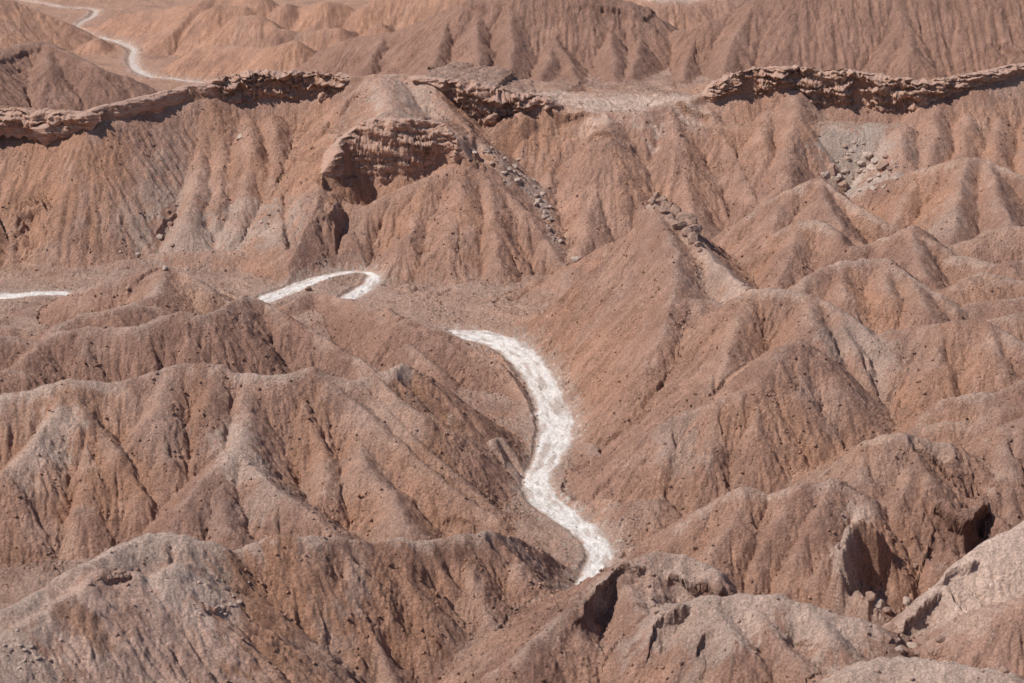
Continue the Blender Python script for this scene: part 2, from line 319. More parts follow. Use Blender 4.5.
# --- near right
hill('near brown ridge with overhanging rim rocks at the bottom centre right',
     (.66, 1.1, [(440,720,2),(480,688,5),(505,669,7),(524,655,8.4),(548,630,9.4),(568,609,10.2),(583,592,10.8),(597,578,11),(610,568,11.4),(621,562,11.8),(638,559,12),(656,553,12.2),(672,553,12.2),(685,556,12),(698,562,11.6),(708,569,11),(718,580,10),(724,590,9)]),
     (.6, .9, [(622,563,11.8),(632,585,10.6),(640,605,9.8),(632,640,7.6),(620,690,4.5)]),
     (.6, .9, [(583,593,10.6),(585,630,8),(580,683,4.5)]),
     (.6, .9, [(648,590,10.4),(655,620,9)]))
hill('near smooth rounded ridge with a pale crust at the bottom right of centre',
     (.56, 1.3, [(655,622,9.6),(662,612,11),(676,604,12),(691,600,12.4),(714,597,12.7),(745,596,12.8),(780,596,12.8),(806,605,12),(825,610,11.6),(841,616,11.2),(858,620,10.8),(872,625,10.4),(884,633,9.6),(890,645,8.8)]),
     (.6, .9, [(680,603,12),(690,630,10.2),(700,665,8),(705,700,6)]),
     (.6, 1.2, [(745,597,12.6),(770,625,10.8),(800,665,8.6),(815,700,6.4)]),
     (.6, 1.2, [(806,606,12),(830,635,10.2),(845,665,8.4)]),
     (.6, 1.2, [(714,598,12.6),(735,640,10),(755,690,7)]))
hill('near pale crusted slope rising to the right edge of the view',
     (.5, 1.6, [(890,652,6.5),(896,636,7.8),(903,620,9),(911,606,9.8),(926,592,10.8),(942,578,12),(950,566,13),(960,557,13.8),(974,548,14.4),(988,540,15),(1006,531,15.8),(1024,522,16.5),(1060,502,18),(1120,480,20),(1200,470,21)], dict(back=1.3)),
     (.5, 1.2, [(944,648,8.6),(958,632,10),(974,619,11.4),(988,612,12.2),(1005,605,13),(1024,600,13.6),(1060,590,15)]))
hill('near rubbly pale knoll at the bottom right edge',
     (.5, 1.4, [(822,700,10),(835,684,11),(850,671,12),(870,663,12.4),(888,659,12.6),(912,659,12.6),(940,663,12.4),(970,668,12.2),(1000,670,12),(1018,680,11.4),(1060,690,11)]),
     (.5, 1.4, [(900,660,12.4),(910,700,9.6)]))
hill('smooth pinkish slope seen through the notch between the two far brown mountains',
     (.42, 3, [(560,-30,24),(620,-12,25),(655,0,24.5),(690,0,24.5),(720,-14,27),(780,-40,30)]),
     (.5, 2, [(655,0,24.5),(664,14,21)]))
# ---------------------------------------------------------------- ridge surfaces
def warp(x, y):
    return (x + 0.9 * fbm(x / 14, y / 14, 3) + 0.35 * fbm(x / 3.1, y / 3.1 + 40, 2),
            y + 0.9 * fbm(x / 14 + 50, y / 14, 3) + 0.35 * fbm(x / 3.1 + 30, y / 3.1, 2))
def unwarp(x, y):
    x = np.asarray(x, float); y = np.asarray(y, float); a, b = x.copy(), y.copy()
    for _ in range(4):
        wx, wy = warp(a, b); a = a + (x - wx); b = b + (y - wy)
    return a, b

WX, WY = warp(GX, GY); WX = WX.astype(np.float32); WY = WY.astype(np.float32)
# floor: near valley at 0, high ground behind the right half of the long cliff, far hills, the slope under the camera
fl = 0.35 * fbm(GX / 18, GY / 18, 3)
fl = fl + 17.5 * sstep(-0.06, 0.012, GX / GY) * sstep(366, 384, GY)
fl = fl + sstep(650, 1000, GY) * (14 + 30 * (1 - np.abs(fbm(GX / 160, GY / 160, 4)) * 2))
side = sstep(0.31, 0.40, np.abs(GX / GY)) * sstep(165, 190, GY) * sstep(640, 420, GY)
fl = fl + side * (15 - 26 * np.abs(fbm(GX / 45, GY / 45, 4)))
fl = fl + np.clip(98 - 0.62 * GY, 0, 200)
HB = fl.astype(np.float32)
SEC = np.full_like(HB, -99.0)
ID = np.full(HB.shape, -1, np.int16)
DD = np.full_like(HB, 30.0)
QX = WX.copy(); QY = WY.copy()
ZT = np.zeros_like(HB)
PL = np.zeros_like(HB)
K = .8
last = -1; nth = 0
for (hid, slope, rad, pts, opt) in RIDGES:
    nth = nth + 1 if hid == last else 0; last = hid
    if nth and not opt and pts[0][2] - pts[-1][2] > 2.5 and not (5 <= hid <= 8):
        n_ = len(pts) - 1; up = (1.3 if len(pts) > 4 else .35) if hid == 4 else .45 if hid == 3 else .85 if hid > 9 else .6
        pts = [(p[0], p[1], p[2] + up * (min(1.0, 2.2 * k / n_) if k < n_ else .7) * (k > 0)) for k, p in enumerate(pts)]
    rad *= .65
    if hid >= 9: slope *= 1.34 if nth == 0 else 1.18
    elif hid in (3, 4): slope *= 1.16 if nth == 0 else 1.1
    elif 5 <= hid <= 8: slope *= 1.28 if nth == 0 else 1.1
    if hid == 2: slope *= 1.5; rad *= .8; pts = [(p[0], p[1], p[2] * 1.25 + .3) for p in pts]
    if hid == 5 and nth: pts = [(p[0], p[1], p[2] - 1.1) for p in pts]
    P = np.array([at(p[0], p[1], p[2]) + ((p[3] if len(p) > 3 else 0.0),) for p in pts])
    back = opt.get('back', slope); slope_c = slope; R0 = opt.get('flat', 0.0); isc = opt.get('cliff', 0)
    R = (P[:, 2].max() + 2) / min(slope, back) + R0 + 2
    R = min(R, 75)
    def block(xa, xb, ya, yb):
        j0, j1 = np.searchsorted(Y, [ya - R, yb + R])
        y0, y1 = max(ya - R, 5), yb + R
        xs = [(xa - R) / y0, (xa - R) / y1, (xb + R) / y0, (xb + R) / y1]
        i0, i1 = np.searchsorted(T, [min(xs), max(xs)])
        return j0, j1, i0, i1
    J0, J1, I0, I1 = block(P[:, 0].min(), P[:, 0].max(), P[:, 1].min(), P[:, 1].max())
    if J1 <= J0 or I1 <= I0: continue
    sh = (J1 - J0, I1 - I0)
    bh = np.full(sh, -99.0, np.float32); bd = np.full(sh, 1e6 if (isc or back != slope) else 0, np.float32); bx = np.zeros(sh, np.float32); by = np.zeros(sh, np.float32); bz = np.zeros(sh, np.float32)
    for k in range(len(P) - 1):
        a, b = P[k], P[k + 1]
        j0, j1, i0, i1 = block(min(a[0], b[0]), max(a[0], b[0]), min(a[1], b[1]), max(a[1], b[1]))
        if j1 <= j0 or i1 <= i0: continue
        X = WX[j0:j1, i0:i1]; YY = WY[j0:j1, i0:i1]
        ex, ey = b[0] - a[0], b[1] - a[1]; L2 = ex * ex + ey * ey + 1e-6
        rx, ry = X - a[0], YY - a[1]
        tt = np.clip((rx * ex + ry * ey) / L2, 0, 1)
        fx, fy = rx - tt * ex, ry - tt * ey
        d = np.sqrt(fx * fx + fy * fy)
        z = a[2] + (b[2] - a[2]) * tt
        d2 = np.maximum(d - R0, 0)
        if isc or back != slope:
            front = YY < np.interp(X, P[:, 0], P[:, 1])
            over = np.clip(np.maximum(P[0, 0] - X, X - P[-1, 0]) / 7, 0, 1)
            be = back + (slope - back) * over; B = opt.get('B', 45.0)
            c = (a[3] + (b[3] - a[3]) * tt) * (1 - over)
            ff = slope * (np.sqrt(d2 * d2 + rad * rad) - rad)
            if isc: ff = c * sstep(0.1, 0.9, d2) + opt.get('fs', slope) * np.maximum(d2 - 0.9 * np.minimum(c, 1), 0)
            f = np.where(front, ff, be * np.minimum(np.sqrt(d2 * d2 + rad * rad) - rad, B) + slope * np.maximum(d2 - B, 0))
        else:
            f = slope * (np.sqrt(d2 * d2 + rad * rad) - rad)
        h = z - f
        s = np.s_[j0 - J0:j1 - J0, i0 - I0:i1 - I0]
        m = (d < bd[s] if (isc or back != slope) else h > bh[s])
        bh[s] = np.where(m, h, bh[s]); bd[s] = np.where(m, d, bd[s]); bz[s] = np.where(m, z, bz[s])
        inv = 1 / np.maximum(d, 0.05)
        bx[s] = np.where(m, a[0] + tt * ex + fx * inv * 3.5, bx[s]); by[s] = np.where(m, a[1] + tt * ey + fy * inv * 3.5, by[s])
    s = np.s_[J0:J1, I0:I1]
    if 'cut' in opt:
        XX, Y2 = WX[s], WY[s]; yl = np.interp(XX, P[:, 0], P[:, 1]); dd = yl - Y2
        ins = (XX > P[0, 0]) & (XX < P[-1, 0]) & (dd > 0) & (dd < 40)
        lim = np.interp(XX, P[:, 0], P[:, 2] - P[:, 3]) - 1.2 - .75 * dd + .25 * fbm(XX / 2, Y2 / 2, 3)
        edge = np.minimum(XX - P[0, 0], P[-1, 0] - XX); lim = lim + 1.3 * np.maximum(0, 6 - edge) * sstep(0, 10, dd)
        HB[s] = np.where(ins, np.minimum(HB[s], np.maximum(lim, fl[s])), HB[s])
    bh = np.where(bd > 1e5, -99, bh)
    g = HB[s]; m = bh > g
    SEC[s] = np.maximum(SEC[s], np.minimum(bh, g))
    dif = np.maximum(K - np.abs(bh - g), 0) / K
    HB[s] = np.maximum(bh, g) + dif * dif * K / 4
    ID[s] = np.where(m, hid, ID[s]); DD[s] = np.where(m, bd, DD[s]); ZT[s] = np.where(m, bz, ZT[s]); PL[s] = np.where(m, (.4 if hid in (11, 3, 4) else 1.0) if nth == 0 else .5 if hid in (9, 10, 21, 22, 24) else .28, PL[s])
    QX[s] = np.where(m, bx, QX[s]); QY[s] = np.where(m, by, QY[s])
GAP = HB - SEC

# ---------------------------------------------------------------- looking things up on the surface
def col_of(u, v):
    dx, dy, dz = ray(u, v)
    t = dx / dy
    return min(max(int(np.searchsorted(T, t)), 1), NT - 1), dz / dy
def surf_h(hf, x, y):
    j = np.clip(np.searchsorted(Y, y), 1, NY - 1); t = x / np.maximum(y, 1)
    i = np.clip(np.searchsorted(T, t), 1, NT - 1)
    fy = (y - Y[j - 1]) / (Y[j] - Y[j - 1]); fx = (t - T[i - 1]) / (T[i] - T[i - 1])
    return (hf[j - 1, i - 1] * (1 - fx) + hf[j - 1, i] * fx) * (1 - fy) + (hf[j, i - 1] * (1 - fx) + hf[j, i] * fx) * fy
J165 = int(np.searchsorted(Y, 165))
def place(hf, u, v):
    i, sl = col_of(u, v)
    rz = H + sl * Y[J165:]
    hit = np.nonzero(hf[J165:, i] >= rz)[0]
    j = J165 + (hit[0] if len(hit) else NY - J165 - 1)
    y = Y[j]; dx, dy, dz = ray(u, v)
    return y * dx / dy, y, hf[j, i]

def near_line(pts, R):
    """distance from the grid to a plan polyline, on a block of the grid: returns slice, distance, parameter"""
    P = np.array(pts, float)
    j0, j1 = np.searchsorted(Y, [P[:, 1].min() - R, P[:, 1].max() + R])
    y0 = P[:, 1].min() - R; xs = [(P[:, 0].min() - R) / y0, (P[:, 0].max() + R) / y0, (P[:, 0].min() - R) / (P[:, 1].max() + R), (P[:, 0].max() + R) / (P[:, 1].max() + R)]
    i0, i1 = np.searchsorted(T, [min(xs), max(xs)])
    s = np.s_[j0:j1, i0:i1]; X, YY = GX[s], GY[s]
    if X.size == 0: return s, X, X
    best = np.full(X.shape, 1e9, np.float32); par = np.zeros(X.shape, np.float32); global SGN; SGN = np.ones(X.shape, np.float32)
    for k in range(len(P) - 1):
        a, b = P[k], P[k + 1]; ex, ey = b[0] - a[0], b[1] - a[1]; L2 = ex * ex + ey * ey + 1e-6
        tt = np.clip(((X - a[0]) * ex + (YY - a[1]) * ey) / L2, 0, 1)
        d = np.hypot(X - a[0] - tt * ex, YY - a[1] - tt * ey)
        m = d < best; SGN = np.where(m, np.sign(ex * (YY - a[1]) - ey * (X - a[0])), SGN); best = np.where(m, d, best); par = np.where(m, k + tt, par)
    return s, best, par

# ---------------------------------------------------------------- streams: (u, v, width in metres)
def spline(pts, n=8):
    P = np.array(pts, float); out = []
    for k in range(len(P) - 1):
        p0 = P[max(k - 1, 0)]; p1 = P[k]; p2 = P[k + 1]; p3 = P[min(k + 2, len(P) - 1)]
        for i in range(n):
            t = i / n
            out.append(0.5 * ((2 * p1) + (-p0 + p2) * t + (2 * p0 - 5 * p1 + 4 * p2 - p3) * t * t + (-p0 + 3 * p1 - 3 * p2 + p3) * t ** 3))
    out.append(P[-1]); return np.array(out)
near_stream = [(-200, 300, 3), (-60, 299, 3.4), (0, 297, 3.4), (35, 294, 3), (62, 293.5, 2.4), (80, 296, 2), (110, 290, 2), (160, 286, 2), (200, 292, 2), (225, 305, 2), (245, 308, 2.2), (263, 301, 3.4), (288, 291, 4.0), (312, 281, 3.0), (334, 275, 2.2), (358, 272, 1.6), (373, 275, 2.0), (370, 284, 2.8), (358, 293, 3.2), (350, 298, 3.2)]
near_stream2 = [(452, 331, 1.2), (461, 333, 3.4), (472, 335, 5.6), (490, 339, 6.0), (508, 346, 5.8), (525, 359, 5.2), (539, 379, 4.8), (549, 400, 4.7), (556, 422, 5.0), (554, 441, 4.8), (546, 461, 3.8), (537, 479, 3.6), (540, 494, 3.8), (553, 508, 4.0), (570, 520, 3.9), (586, 532, 3.6), (598, 546, 3.4), (600, 560, 3.2), (594, 574, 2.8), (584, 588, 2.2), (577, 600, 1.6)]
far_stream = [(20, 1, 1.2), (46, 5, 1.2), (66, 8, 1.1), (84, 9, 1.0), (95, 11, 1.2), (92, 17, 1.4), (82, 22, 1.2), (76, 29, 1.1), (86, 35, 1.4), (105, 39, 1.7), (122, 44, 2.0), (134, 50, 1.9), (132, 57, 1.8), (134, 66, 2.3), (142, 73, 2.4), (155, 78, 1.8), (172, 79, 1.3), (192, 82, 1.3), (207, 84, 1.2)]
CH = np.full_like(HB, 99.0); BR = np.zeros_like(HB)
for cid, st in ((-2, near_stream), (-4, near_stream2), (-3, far_stream)):
    S = spline(st); P = np.array([at(a[0], a[1], -0.4)[:2] for a in S]); W = S[:, 2]
    s, d, par = near_line(P, 20)
    k = np.clip(par.astype(int), 0, len(W) - 2); w = W[k] + (W[k + 1] - W[k]) * (par - k)
    sdd = SGN * d + .5 * fbm(GX[s] / 3, GY[s] / 3 + 11, 2)
    br = (1 - np.abs(pn(sdd / 1.5, par / 9.0 + 5)) * 3.2) + .6 * (1 - np.abs(pn(sdd / .6 + 9, par / 4.0 + 5)) * 3.0)
    e = d - 0.5 * w * (1 + 0.22 * fbm(GX[s] / 3.4, GY[s] / 3.4, 3))
    sl = 0.95 if cid != -3 else 0.5
    lim = -0.4 + sl * np.maximum(e - 0.2, 0) + np.maximum(e, 0) * 0.1
    hb = HB[s]
    low = np.where(e < 0.2, -0.4, lim)
    HB[s] = np.where(e < 0.25, -0.4, np.minimum(hb, lim)) if True else hb
    ID[s] = np.where(e < 0, cid, ID[s]); BR[s] = np.where(e < CH[s], br, BR[s]); CH[s] = np.minimum(CH[s], e)

for pts, wd, z0, sl in (([(298, 289), (330, 283), (350, 283), (385, 284), (440, 292), (500, 300), (530, 310)], 6.5, .15, .35), ([(400, 312), (450, 318), (500, 322)], 5, .1, .4)):
    P = [at(p[0], p[1], 0)[:2] for p in pts]
    s, d, par = near_line(P, 12)
    e = np.maximum(d - wd / 2, 0)
    HB[s] = np.minimum(HB[s], z0 + sl * e + .35 * np.maximum(e - 4, 0) ** 1.3 + .2 * fbm(GX[s] / 3, GY[s] / 3, 3))

# ---------------------------------------------------------------- scarps: (points (u, v, drop), fade length, overhang)
SCARPS = [([(372,303,.3),(388,311,1.0),(405,319,1.3),(425,327,1.2),(450,336,1.4),(475,350,1.3),(500,369,1.2),(515,383,.4)], 1.6, .5), ([(262,300,.2),(280,312,.8),(300,325,.9),(320,337,.8),(343,349,.3)], 1.2, .4),
    ([(410,376,.8),(425,386,1.5),(440,400,1.6),(455,416,1.4),(468,430,.5)], 2.5, .5), 
    ([(436,517,.4),(450,515,1.3),(462,520,1.4),(474,527,.5)], 1.8, .7), ([(572,634,.4),(583,612,2.2),(592,597,2.8),(604,583,3.0),(618,570,2.6),(636,565,1.6),(652,568,.4)], 3.5, .7),
    ([(662,573,.4),(676,576,1.8),(690,580,2.8),(706,586,2.6),(720,592,1.8),(727,594,.5)], 3, 1.1), ([(650,662,.5),(652,640,2.2),(657,622,2.8),(668,612,2.8),(680,607,2.2),(696,604,.6)], 3.0, .6),
    ([(693,668,.4),(697,648,1.2),(706,636,1.2),(712,630,.4)], 1.5, .5), ([(916,440,.6),(930,443,2.0),(943,452,2.6),(952,463,2.0),(957,472,.5)], 2.5, .7),
    ([(930,503,.8),(940,501,3.4),(952,505,5.2),(965,511,5.6),(976,502,5.4),(986,500,4),(993,512,.8)], 4.5, 1.1),
    ([(936,590,.4),(944,577,1.6),(956,571,2.0),(970,563,1.5),(982,556,.4)], 2.2, .9), ([(893,652,.6),(900,633,1.8),(908,617,2.2),(920,606,2.4),(932,599,2.0),(945,592,.6)], 2.2, .7),
    ([(900,654,.5),(916,650,1.6),(932,650,1.8),(948,652,.5)], 2, .8), ([(476,150,.6),(490,160,1.6),(505,172,1.6),(520,186,.5)], 2, .6), ([(92,574,.3),(104,577,.8),(118,576,.9),(132,578,.3)], 1.0, .3),
    ([(280,497,.2),(300,497,.5),(330,500,.2)], 1.2, .2), ([(775,640,.3),(796,639,1.0),(812,642,.9),(822,650,.3)], 1.6, .5), ([(822,655,.3),(835,650,.8),(850,655,.3)], 1.2, .4),
    ([(198,606,.2),(212,608,.9),(222,604,.8),(236,614,.6),(245,628,.2)], 1.2, .4), ([(150,232,.2),(160,226,1.2),(172,215,1.2),(178,200,.3)], 1.5, .4), ([(120,258,.2),(140,252,1.0),(160,256,1.2),(178,262,.8),(190,264,.2)], 1.6, .4),
    ([(128,290,.2),(140,277,.8),(152,271,1),(166,268,1.1),(180,272,.8),(200,283,.2)], 1.2, .4), ([(308,208,.3),(318,212,1.0),(332,212,1.2),(346,216,.9),(356,220,.3)], 1.8, .5), ([(398,232,.3),(404,229,1.0),(416,232,.3)], 1.4, .4),
    ([(336,60,.3),(346,58,2.4),(362,56,2.4),(372,60,.4)], 2.5, .7), ([(455,8,.3),(466,3,2.4),(482,8,2),(492,12,.4)], 3, .8), ([(560,4,.3),(590,2,2.8),(620,8,3),(650,14,2.4),(664,18,.4)], 3.5, .8), ([(690,48,.3),(700,44,1.8),(712,50,1.4),(718,56,.4)], 3, .6),
    ([(984,46,.3),(996,42,2.4),(1012,48,3),(1024,54,.6)], 3, .8), ([(-20,62,.4),(5,60,1.6),(25,52,2),(45,48,2.2),(60,52,2.4),(80,62,2.2),(100,72,2.2),(125,82,1.8),(148,92,.6)], 1.6, .6), ([(0,70,.3),(20,66,1.4),(34,70,1.2),(44,62,.3)], 1.5, .5), ([(20,208,.3),(28,203,2),(40,204,2.2),(46,212,.4)], 3, .7), 
    ([(852,228,.3),(860,226,1.0),(869,232,1.3),(877,240,.4)], 1.5, .5), ([(592,134,.3),(598,132,2.2),(612,134,2.0),(618,140,.4)], 2, .6), ([(545,112,.3),(556,112,2.4),(572,116,2.6),(586,114,1),(596,116,.3)], 3, .7), ([(668,104,.3),(682,106,2.4),(692,112,2.0),(702,116,2.4),(716,120,.5)], 2.6, .7)]
DX = np.zeros_like(HB); DY = np.zeros_like(HB)
HB0 = HB.copy()
for pts, fade, over in SCARPS:
    P = [place(HB0, p[0], p[1])[:2] + (p[2],) for p in pts]
    if P[0][1] > 430: P = [(a_, b_, c_ * .55) for a_, b_, c_ in P]; over *= .6
    P = spline(P, 4)
    R = fade * 3 + 1
    s, d, par = near_line(P[:, :2], R)
    if not d.size: continue
    k = np.clip(par.astype(int), 0, len(P) - 2)
    a, b = P[k], P[k + 1]; fr = (par - k)
    c = a[..., 2] * (1 - fr) + b[..., 2] * fr
    ex, ey = b[..., 0] - a[..., 0], b[..., 1] - a[..., 1]; L_ = np.hypot(ex, ey) + 1e-6
    nx, ny = ey / L_, -ex / L_                                   # toward the low side
    sd_ = (GX[s] - a[..., 0]) * nx + (GY[s] - a[..., 1]) * ny
    sg = np.where(sd_ >= 0, 1.0, -1.0) * d + .7 * fbm(GX[s] / 2.4, GY[s] / 2.4, 3)
    endf = np.clip(np.minimum(par, len(P) - 1 - par) / 2.5, 0, 1)
    c = .68 * c * endf * (1 + .6 * fbm(GX[s] / 2.6, GY[s] / 2.6 + 30, 2))
    HB[s] = HB[s] - c * (.55 * sstep(-.08, .3, sg) + .45 * sstep(.25, .9, sg + .3 * fbm(GX[s] / .9, GY[s] / .9, 2))) * np.exp(-np.maximum(sg, 0) / fade) + .18 * c * np.exp(-(np.minimum(sg, 0) / 1.0) ** 2) * (sg < 0)
    push = .6 * over * np.clip(c / 2, 0, 1) * (np.exp(-(np.minimum(sg, 0) / .8) ** 2) * (sg < .05) - .6 * np.exp(-(sg / .5) ** 2) * (sg >= .05))
    DX[s] = DX[s] + push * nx; DY[s] = DY[s] + push * ny

# ---------------------------------------------------------------- pits, cracks, small scarps: (points, width, depth)
PITS = [([(955, 530), (974, 530)], 2.2, 1.6), ([(413, 384), (432, 399), (448, 418), (467, 430)], .45, 1.3), ([(503, 442), (513, 459), (526, 477)], .4, .8),
        ([(926, 446), (940, 455), (953, 470)], .9, 1.5), ([(452, 338), (474, 351), (495, 366), (510, 379)], .32, .8),
        ([(402, 293), (412, 291), (423, 285)], .35, .6), ([(412, 296), (440, 294), (452, 289)], .3, .5), ([(384, 284), (405, 290), (440, 299), (480, 300), (512, 298)], .4, .55), ([(512, 298), (528, 287), (545, 275), (560, 266), (574, 262)], .45, .7),
        ([(30, 215), (36, 235)], 2.0, 2.0), ([(320, 215), (323, 238)], .8, .8), ([(335, 222), (352, 226)], 1, .8), ([(400, 231), (404, 234)], .8, .9),
        ([(171, 543), (172, 560)], .3, .5), ([(104, 579), (118, 580), (128, 577)], .35, .6), ([(338, 574), (342, 566)], .5, 1.1), ([(360, 557), (374, 569), (384, 577)], .4, .9),
        ([(434, 580), (442, 589)], .4, .8), ([(410, 622), (428, 634)], .4, 1), ([(404, 658), (424, 674)], .6, 1.2), ([(372, 617), (384, 621)], .4, .8),
        ([(452, 570), (460, 580)], .5, .7), ([(500, 548), (520, 560)], .5, .8), ([(281, 571), (285, 573)], .3, .5), ([(910, 500), (914, 508)], .6, .8),
        ([(912, 358), (916, 352)], .4, .8), ([(815, 353), (820, 357)], .35, .6), ([(757, 545), (746, 565), (737, 590)], .3, .6), ([(768, 502), (758, 525)], .25, .5),
        ([(652, 355), (651, 362)], .4, .6), ([(715, 372), (716, 395)], .3, .5), ([(864, 355), (866, 366)], .3, .5), ([(795, 640), (812, 642)], .4, .6), ([(986, 600), (990, 602)], .4, .8),
       
        ([(285, 190), (286, 215), (291, 245)], .7, 1.2)]
for pts, w, dep in PITS:
    P = [place(HB, *p)[:2] for p in pts]
    s, d, _ = near_line(P, w * 3)
    if d.size: 
        d = d * (1 + 0.5 * fbm(GX[s] / 0.8, GY[s] / 0.8, 2))
        HB[s] = HB[s] - dep * np.exp(-(d / w) ** 2)

# ---------------------------------------------------------------- rain: flow gathers downhill and cuts branching gullies
def shift(Z, dj, di):
    return Z[1 + dj:Z.shape[0] - 1 + dj, 1 + di:Z.shape[1] - 1 + di]
NB = [(-1, 0, 1), (1, 0, 1), (0, -1, 1), (0, 1, 1), (-1, -1, 1.41421), (-1, 1, 1.41421), (1, -1, 1.41421), (1, 1, 1.41421)]
def erode(x0, x1, y0, y1, dx, n_it, kk, cap):
    xs = np.arange(x0, x1, dx); ys = np.arange(y0, y1, dx); X, Y2 = np.meshgrid(xs, ys)
    Z = surf_h(HB, X, Y2).astype(np.float64) + .30 * fbm(X / 2.0, Y2 / 2.0, 4); Z0 = Z.copy()
    n = Z.size; w = Z.shape[1]; idx = np.arange(n).reshape(Z.shape)
    for it in range(n_it):
        best = np.zeros_like(Z); rc = idx.copy(); P = np.pad(Z, 1, mode='edge')
        for dj, di, L in NB:
            dr = (Z - shift(P, dj, di)) / L
            m = dr > best
            best = np.where(m, dr, best); rc = np.where(m, idx + dj * w + di, rc)
        rc = np.clip(rc, 0, n - 1)
        order = np.argsort(-Z.ravel(), kind='stable').tolist(); r = rc.ravel().tolist(); acc = [1.0] * n
        for i in order:
            j = r[i]
            if j != i: acc[j] += acc[i]
        A = np.array(acc).reshape(Z.shape) * dx * dx
        inc = kk * np.sqrt(np.minimum(A, 400)) * (best / dx)
        Z = Z - np.minimum(np.minimum(inc, cap), best * .9 + .02)
        for _ in range(3):
            P = np.pad(Z, 1, mode='edge')
            for dj, di, L in NB: Z = np.minimum(Z, shift(P, dj, di) + 1.25 * dx * L)
    return xs, ys, np.clip(Z0 - Z, 0, 2.2).astype(np.float32)
def sample(f, X, Y2):
    xs, ys, E = f
    a = np.clip((X - xs[0]) / (xs[1] - xs[0]), 0, len(xs) - 1.001); b = np.clip((Y2 - ys[0]) / (ys[1] - ys[0]), 0, len(ys) - 1.001)
    i = a.astype(int); j = b.astype(int); a = a - i; b = b - j
    return (E[j, i] * (1 - a) + E[j, i + 1] * a) * (1 - b) + (E[j + 1, i] * (1 - a) + E[j + 1, i + 1] * a) * b
f1 = erode(-125, 125, 165, 412, .36, 4, .05, .3)
f2 = erode(-180, 180, 395, 640, .62, 4, .045, .35)
w1 = sstep(408, 400, GY); ER = sample(f1, GX, GY) * w1 + sample(f2, GX, GY) * (1 - w1)
ER = ER * sstep(168, 176, GY) * sstep(636, 620, GY) * sstep(.33, .29, np.abs(GX / GY))
_sl = np.hypot(np.gradient(HB, axis=1) / np.gradient(GX, axis=1), np.gradient(HB, axis=0) / np.gradient(GY, axis=0))
ER = ER * np.where((ID >= 5) & (ID <= 8), .72 * sstep(1.9, 1.15, _sl), 1.0) * np.where(ID == 26, .25, 1.0) * (1 - np.clip(np.hypot(DX, DY) * 4, 0, 1))
print('ER', float(ER.mean()), float(np.percentile(ER, 95)), float(ER.max()))
# ---------------------------------------------------------------- rills, lumps, crust
inst = np.clip(-CH, 0, .3) / .3                 # 1 inside a streambed
offst = sstep(0.0, 1.5, CH)
ramp = sstep(0.6, 5.5, DD) * (ID >= 0)
far = sstep(450, 520, GY)
qx = QX + 0.25 * fbm(GX / 3, GY / 3, 2); qy = QY + 0.25 * fbm(GX / 3 + 9, GY / 3, 2)
r1 = 1 - np.abs(pn(qx / 2.6, qy / 2.6)) * 2.2; r2 = 1 - np.abs(pn(qx / 1.05 + 7, qy / 1.05)) * 2.2; r3 = 1 - np.abs(pn(qx / .45 + 3, qy / .45)) * 2.2
amp = (1 - .45 * ((ID == 5) | (ID == 8))) * (0.55 + 0.9 * np.clip(fbm(GX / 16, GY / 16 + 8, 2) + .35, 0, 1))
rimf = np.zeros_like(HB)
for k in (5, 7):
    rimf = np.maximum(rimf, (ID == k))
r0 = 1 - np.abs(pn(qx / 7.0 + 3, qy / 7.0)) * 2.4
rill = 0.5 * np.clip(r0, 0, 1) ** 1.3 * sstep(2, 9, DD) * (1 - .6 * ((ID == 5) | (ID == 8))) + 0.30 * np.clip(r1, 0, 1) ** 2 + 0.30 * np.clip(r2, 0, 1) ** 2 + 0.12 * np.clip(r3, 0, 1) ** 2
HF = HB - rill * ramp * amp * (1 - .25 * rimf) * (1 - .3 * far) * offst - ER * sstep(.3, 2.5, CH)
rub = np.clip(0.45 + 1.5 * fbm(GX / 9 + 3, GY / 9, 4), 0, 1)               # rubbly patches
rub = np.maximum(rub, 0.85 * np.exp(-np.maximum(GAP, 0) / 1.5) * (ID >= 0))
rub = rub * (1 - .7 * far)
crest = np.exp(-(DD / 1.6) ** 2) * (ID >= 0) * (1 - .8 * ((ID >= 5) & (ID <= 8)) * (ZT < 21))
rub = rub * (1 - .75 * crest) * np.where((ID == 13) | ((ID >= 29) & (ID <= 31)), .45, 1.0)
lump = 0.30 * fbm(GX / 3.4, GY / 3.4, 3)
b1 = np.abs(pn(GX / 1.15, GY / 1.15)); b2 = np.abs(pn(GX / .55 + 5, GY / .55)); b3 = pn(GX / .27, GY / .27)
HF = HF + lump * (.4 + .6 * offst) * (1 - .6 * inst)
tex = 0.12 * fbm(GX / .9, GY / .9, 4) + (.25 + rub) * (0.30 * (b1 - .3) + 0.24 * (b2 - .3) + 0.10 * b3 + .22 * np.maximum(fbm(GX / .8, GY / .8 + 9, 3) - .12, 0))
rk = (ID == 26) * (GAP > .2)
HF = HF + rk * (1.1 * (np.abs(pn(GX / 1.3, GY / 1.3)) - .3) + .5 * (np.abs(pn(GX / .5, GY / .5)) - .3))
HF = HF + tex * (GY > 160) * (0.25 + .75 * offst)
HF = HF + inst * (0.10 * fbm(GX / 1.2, GY / 1.2, 3) + .05 * np.abs(pn(GX / .4, GY / .4)))
HF = HF.astype(np.float32)

